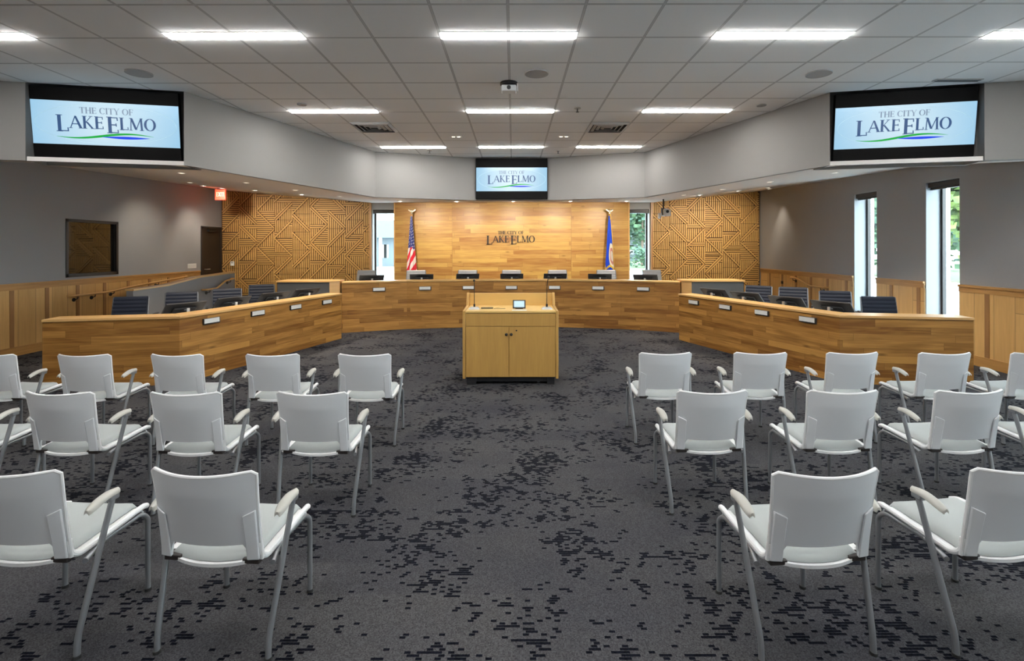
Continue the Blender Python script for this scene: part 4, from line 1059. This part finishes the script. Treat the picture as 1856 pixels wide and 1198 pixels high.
# ------------------------------------------------------------------ audience chairs
def audience_chair_proto():
    o = thing('audience_chair', '', 'chair', (0, 0, 0), 0, 'pale grey audience armchairs')
    HW = .222
    def zb(x): a = abs(x)/HW; return .425 if a > .80 else (.425+.072*min(1, (.80-a)/.10)**.5 if a > .70 else .497-.004*(1-(a/.7)**2))
    def ztop(x): a = abs(x)/HW; return .812+.010*(a*a)-(.016*max(0, (a-.93)/.07)**2.5)
    def ycurve(x, z):
        t = max(0, min(1, (z-.43)/.38)); a = x/HW
        return -.175-.052*t**1.2-.062*(1-a*a)*(.35+.65*min(1, t*1.3))
    def back(u, v):
        x = -HW+2*HW*u; x2 = x; z0_, z1_ = zb(x), ztop(x); z = z0_+(z1_-z0_)*v
        t = (z-.43)/.38; sc = 1+.030*t**2-.02*math.sin(math.pi*max(0, min(1, t)))
        return (x2*sc, ycurve(x, z), z)
    nu = 40
    build('backrest', MB().shell(back, nu, 24, lambda u, v: (0, -.011, 0)), M['chair_shell'], o, smooth=50)
    # pale rim on the top and side edges
    rim = [Vector(back(0, v/14))+Vector((0, -.005, 0)) for v in range(15)]+[Vector(back(u/24, 1))+Vector((0, -.005, 0)) for u in range(1, 24)]+[Vector(back(1, 1-v/14))+Vector((0, -.005, 0)) for v in range(15)]
    build('back_rim', MB().tube(rim, .0075, 8, smooth=0), M['chair_rim'], o)
    for s in (-1, 1):     # raised cheeks at the lower back corners
        def ck(u, v, s=s):
            x = s*(HW*.76+HW*.22*u); z = .428+.225*v*(1-.10*(1-u)); return (x, ycurve(x, z)-.012, z)
        build('back_cheek', MB().shell(ck, 4, 8, lambda u, v: (0, -.009, 0)), M['chair_shell'], o, smooth=40, bevel=.004)
        build('hinge_bracket', MB().box((s*.175, -.165, .415), (.075, .05, .022)), M['dark_frame'], o, bevel=.004)
        # white rail joining back and seat side
        rr = [(s*.212, -.185, .50), (s*.214, -.178, .44), (s*.216, -.14, .415), (s*.219, 0, .425), (s*.221, .14, .438), (s*.216, .215, .438), (s*.205, .245, .424)]
        build('side_rail', MB().tube(rr, .014, 10, smooth=5), M['chair_rim'], o)
    def seat(u, v):
        a = 2*u-1; y = -.215+.465*v
        if v < .35: y += .05*a*a*(1-v/.35)
        if v > .8: y -= .03*abs(a)**3*(v-.8)/.2
        z = .412+.022*v+.014*abs(a)**3-.040*max(0, (v-.85)/.15)**2
        return (a*.212, y, z)
    build('seat_shell', MB().shell(seat, 20, 20, lambda u, v: (0, 0, -.014)), M['chair_rim'], o, smooth=50)
    def pad(u, v):
        x, y, z = seat(.05+.9*u, .03+.92*v); k = 1-max(abs(2*u-1), abs(2*v-1))**6; return (x, y, z+.004+.034*k**.6)
    build('seat_cushion', MB().shell(pad, 20, 20, lambda u, v: (0, 0, -.001)), M['chair_pad'], o, smooth=60)
    for s in (-1, 1):
        build('leg', MB().tube([(s*.222, .235, 0), (s*.222, .235, .37), (s*.214, .20, .405), (s*.205, -.02, .395), (s*.245, -.14, .385)], .0115, 12), M['chair_leg'], o)
        lg = build('leg', MB().tube([(s*.250, -.185, 0), (s*.250, -.180, .085), (s*.284, -.045, .610)], .0125, 12), M['chair_leg'], o)
        def arm(u, v, s=s):
            t = v; y = -.175+.160*t; z = .622+.036*math.sin(min(1, t*1.15)*math.pi*.55)-.010*t*t; return (s*(.284)+(u-.5)*.046*(1-.5*abs(2*t-1)**4), y, z-.010*(2*u-1)**2)
        build('armrest', MB().shell(arm, 6, 16, lambda u, v: (0, 0, -.012)), M['chair_arm'], o, smooth=60)
        build('arm_joint', MB().box((s*.284, -.045, .618), (.03, .05, .03)), M['chair_leg'], o, bevel=.006)
        for yy in (.235, -.185):
            build('foot_glide', MB().cyl((s*(.222 if yy > 0 else .250), yy, .006), .016, .012, seg=14), M['rubber'], o)
    build('cross_bar', MB().tube([(-.205, -.06, .393), (.205, -.06, .393)], .010, 8), M['chair_leg'], o)
    return o
ac = audience_chair_proto(); fa = [False]
rowname = {1: 'row nearest the camera', 2: 'middle row', 3: 'row nearest the desks'}
seats = {('left', 1): [(-1.275, 2.305, -4.5), (-2.10, 2.31, -3)], ('right', 1): [(1.275, 2.29, 4.5), (2.11, 2.33, 7)],
         ('left', 2): [(-1.285, 3.42, -2), (-2.10, 3.42, -1), (-2.91, 3.43, -3), (-3.70, 3.44, 0)],
         ('right', 2): [(1.275, 3.44, 2), (2.12, 3.44, 1), (2.93, 3.44, 3), (3.72, 3.46, 1)],
         ('left', 3): [(-1.295, 4.56, -1), (-2.105, 4.56, 1), (-2.925, 4.56, -2), (-3.74, 4.56, 0), (-4.56, 4.57, -2)],
         ('right', 3): [(1.33, 4.60, 1), (2.175, 4.60, -1), (2.97, 4.60, 2), (3.77, 4.58, 1), (4.57, 4.58, 2)]}
for (sd, rw), L in seats.items():
    for i, (x, y, rz) in enumerate(L):
        which = 'next to the centre aisle' if i == 0 else f'{ordi[i]} from the centre aisle'
        place(ac, fa, (x, y, 0), R(rz), f'pale grey armchair in the {rowname[rw]}, {sd} block, {which}')

# ------------------------------------------------------------------ outside
struct('ground_outside', MB().b2(-90, 90, YB+.4, 150, -.25, -.15).b2(XR+.4, 90, -40, YB+.4, -.25, -.15), M['concrete'], 'pale paving outside the windows')
struct('lawn_outside', MB().b2(4.5, 60, 42, 85, -.16, -.10).b2(24, 90, 10, 42, -.16, -.10), M['lawn'], 'lawn outside the windows')
def leaf_mesh(n, rx, rz, seed):
    rnd = random.Random(seed); mb = MB(); cl = [(rnd.gauss(0, .42), rnd.gauss(0, .42), rnd.gauss(0, .40)) for _ in range(16)]
    for _ in range(n):
        c = rnd.choice(cl); p = Vector((c[0]*rx+rnd.gauss(0, .22)*rx, c[1]*rx+rnd.gauss(0, .22)*rx, c[2]*rz+rnd.gauss(0, .22)*rz))
        q = Matrix.Rotation(rnd.random()*6.28, 3, 'Z') @ Matrix.Rotation(rnd.random()*3, 3, 'X'); s = rx*.075*(.6+rnd.random())
        mb.poly([p+q @ Vector(v)*s for v in ((-1, -.6, 0), (1, -.6, 0), (1.1, .6, 0), (-1, .7, 0))])
    return mb
def tree(x, y, h, rx, label, m, seed):
    o = thing('tree', label, 'tree', (x, y, -.15), 0, 'trees outside the windows')
    c = build('crown', leaf_mesh(2200, rx, h*.42, seed), m, o, smooth=0); c.location = (0, 0, h*.55)
    build('trunk', MB().cyl((0, 0, h*.3), .16, h*.6, seg=10, r2=.08), M['bark'], o)
tree(26, 27.5, 11, 3.2, 'yellow green tree seen through the nearer right window', M['leaf'], 1)
tree(35, 40, 14, 3.8, 'tall green tree seen behind others in the nearer right window', M['leaf_blue'], 2)
tree(24.5, 34.5, 11, 3.2, 'bushy green tree seen through the farther right window', M['leaf_blue'], 3)
tree(43, 50.5, 16, 4.6, 'large tree far off beyond the right windows', M['leaf'], 4)
tree(13.5, 52, 10, 2.8, 'blue green tree seen through the right back window', M['leaf_blue'], 5)
tree(22, 64, 13, 4.0, 'taller pale tree seen through the right back window', M['leaf'], 6)
tree(-12, 66, 11, 3.6, 'pale tree seen through the left back window', M['leaf_blue'], 7)
o = thing('hedge_bush', 'round green bush on the lawn seen through the right back window', 'bush', (12.4, 47, -.1)); c = build('foliage', leaf_mesh(900, 1.1, 1.1, 9), M['leaf_blue'], o, smooth=0); c.location = (0, 0, 1.0)
def house(x, y, wd, dp, h, label, cols):
    o = thing('house', label, 'house', (x, y, -.15), 0, 'houses outside the windows')
    build('walls', MB().b2(-wd/2, wd/2, 0, dp, 0, h), M['siding'], o)
    build('roof', MB().hexa([(-wd/2-.4, -1.2, h), (wd/2+.4, -1.2, h), (wd/2+.4, dp+.4, h), (-wd/2-.4, dp+.4, h)], [(-wd/2+1.4, dp*.35, h+2), (wd/2-1.4, dp*.35, h+2), (wd/2-1.4, dp*.65, h+2), (-wd/2+1.4, dp*.65, h+2)]), M['roof'], o, smooth=0)
    for k in range(cols): build('porch_column', MB().b2(-wd/2+.2+k*(wd-.4)/(cols-1)-.12, -wd/2+.2+k*(wd-.4)/(cols-1)+.12, -1.1, -.86, 0, h), M['white_plastic'], o)
    for k in range(2): build('window_pane', MB().b2(-wd/4+k*wd/2-.5, -wd/4+k*wd/2+.5, -.02, .03, .9, 2.3), M['dark_glass'], o)
house(-15.3, 52, 7, 6, 3.0, 'pale grey house with a porch seen through the left back window', 5)
house(14.2, 70, 9, 7, 4.0, 'white house with a porch seen through the right back window', 4)
tag(build('kerb_barrier', MB().tube([(14.5, 17.3, .1), (17.5, 20, .25), (19.4, 22, .05)], .12, 8), M['orange']), 'orange curved barrier lying outside the nearer right window', 'barrier')
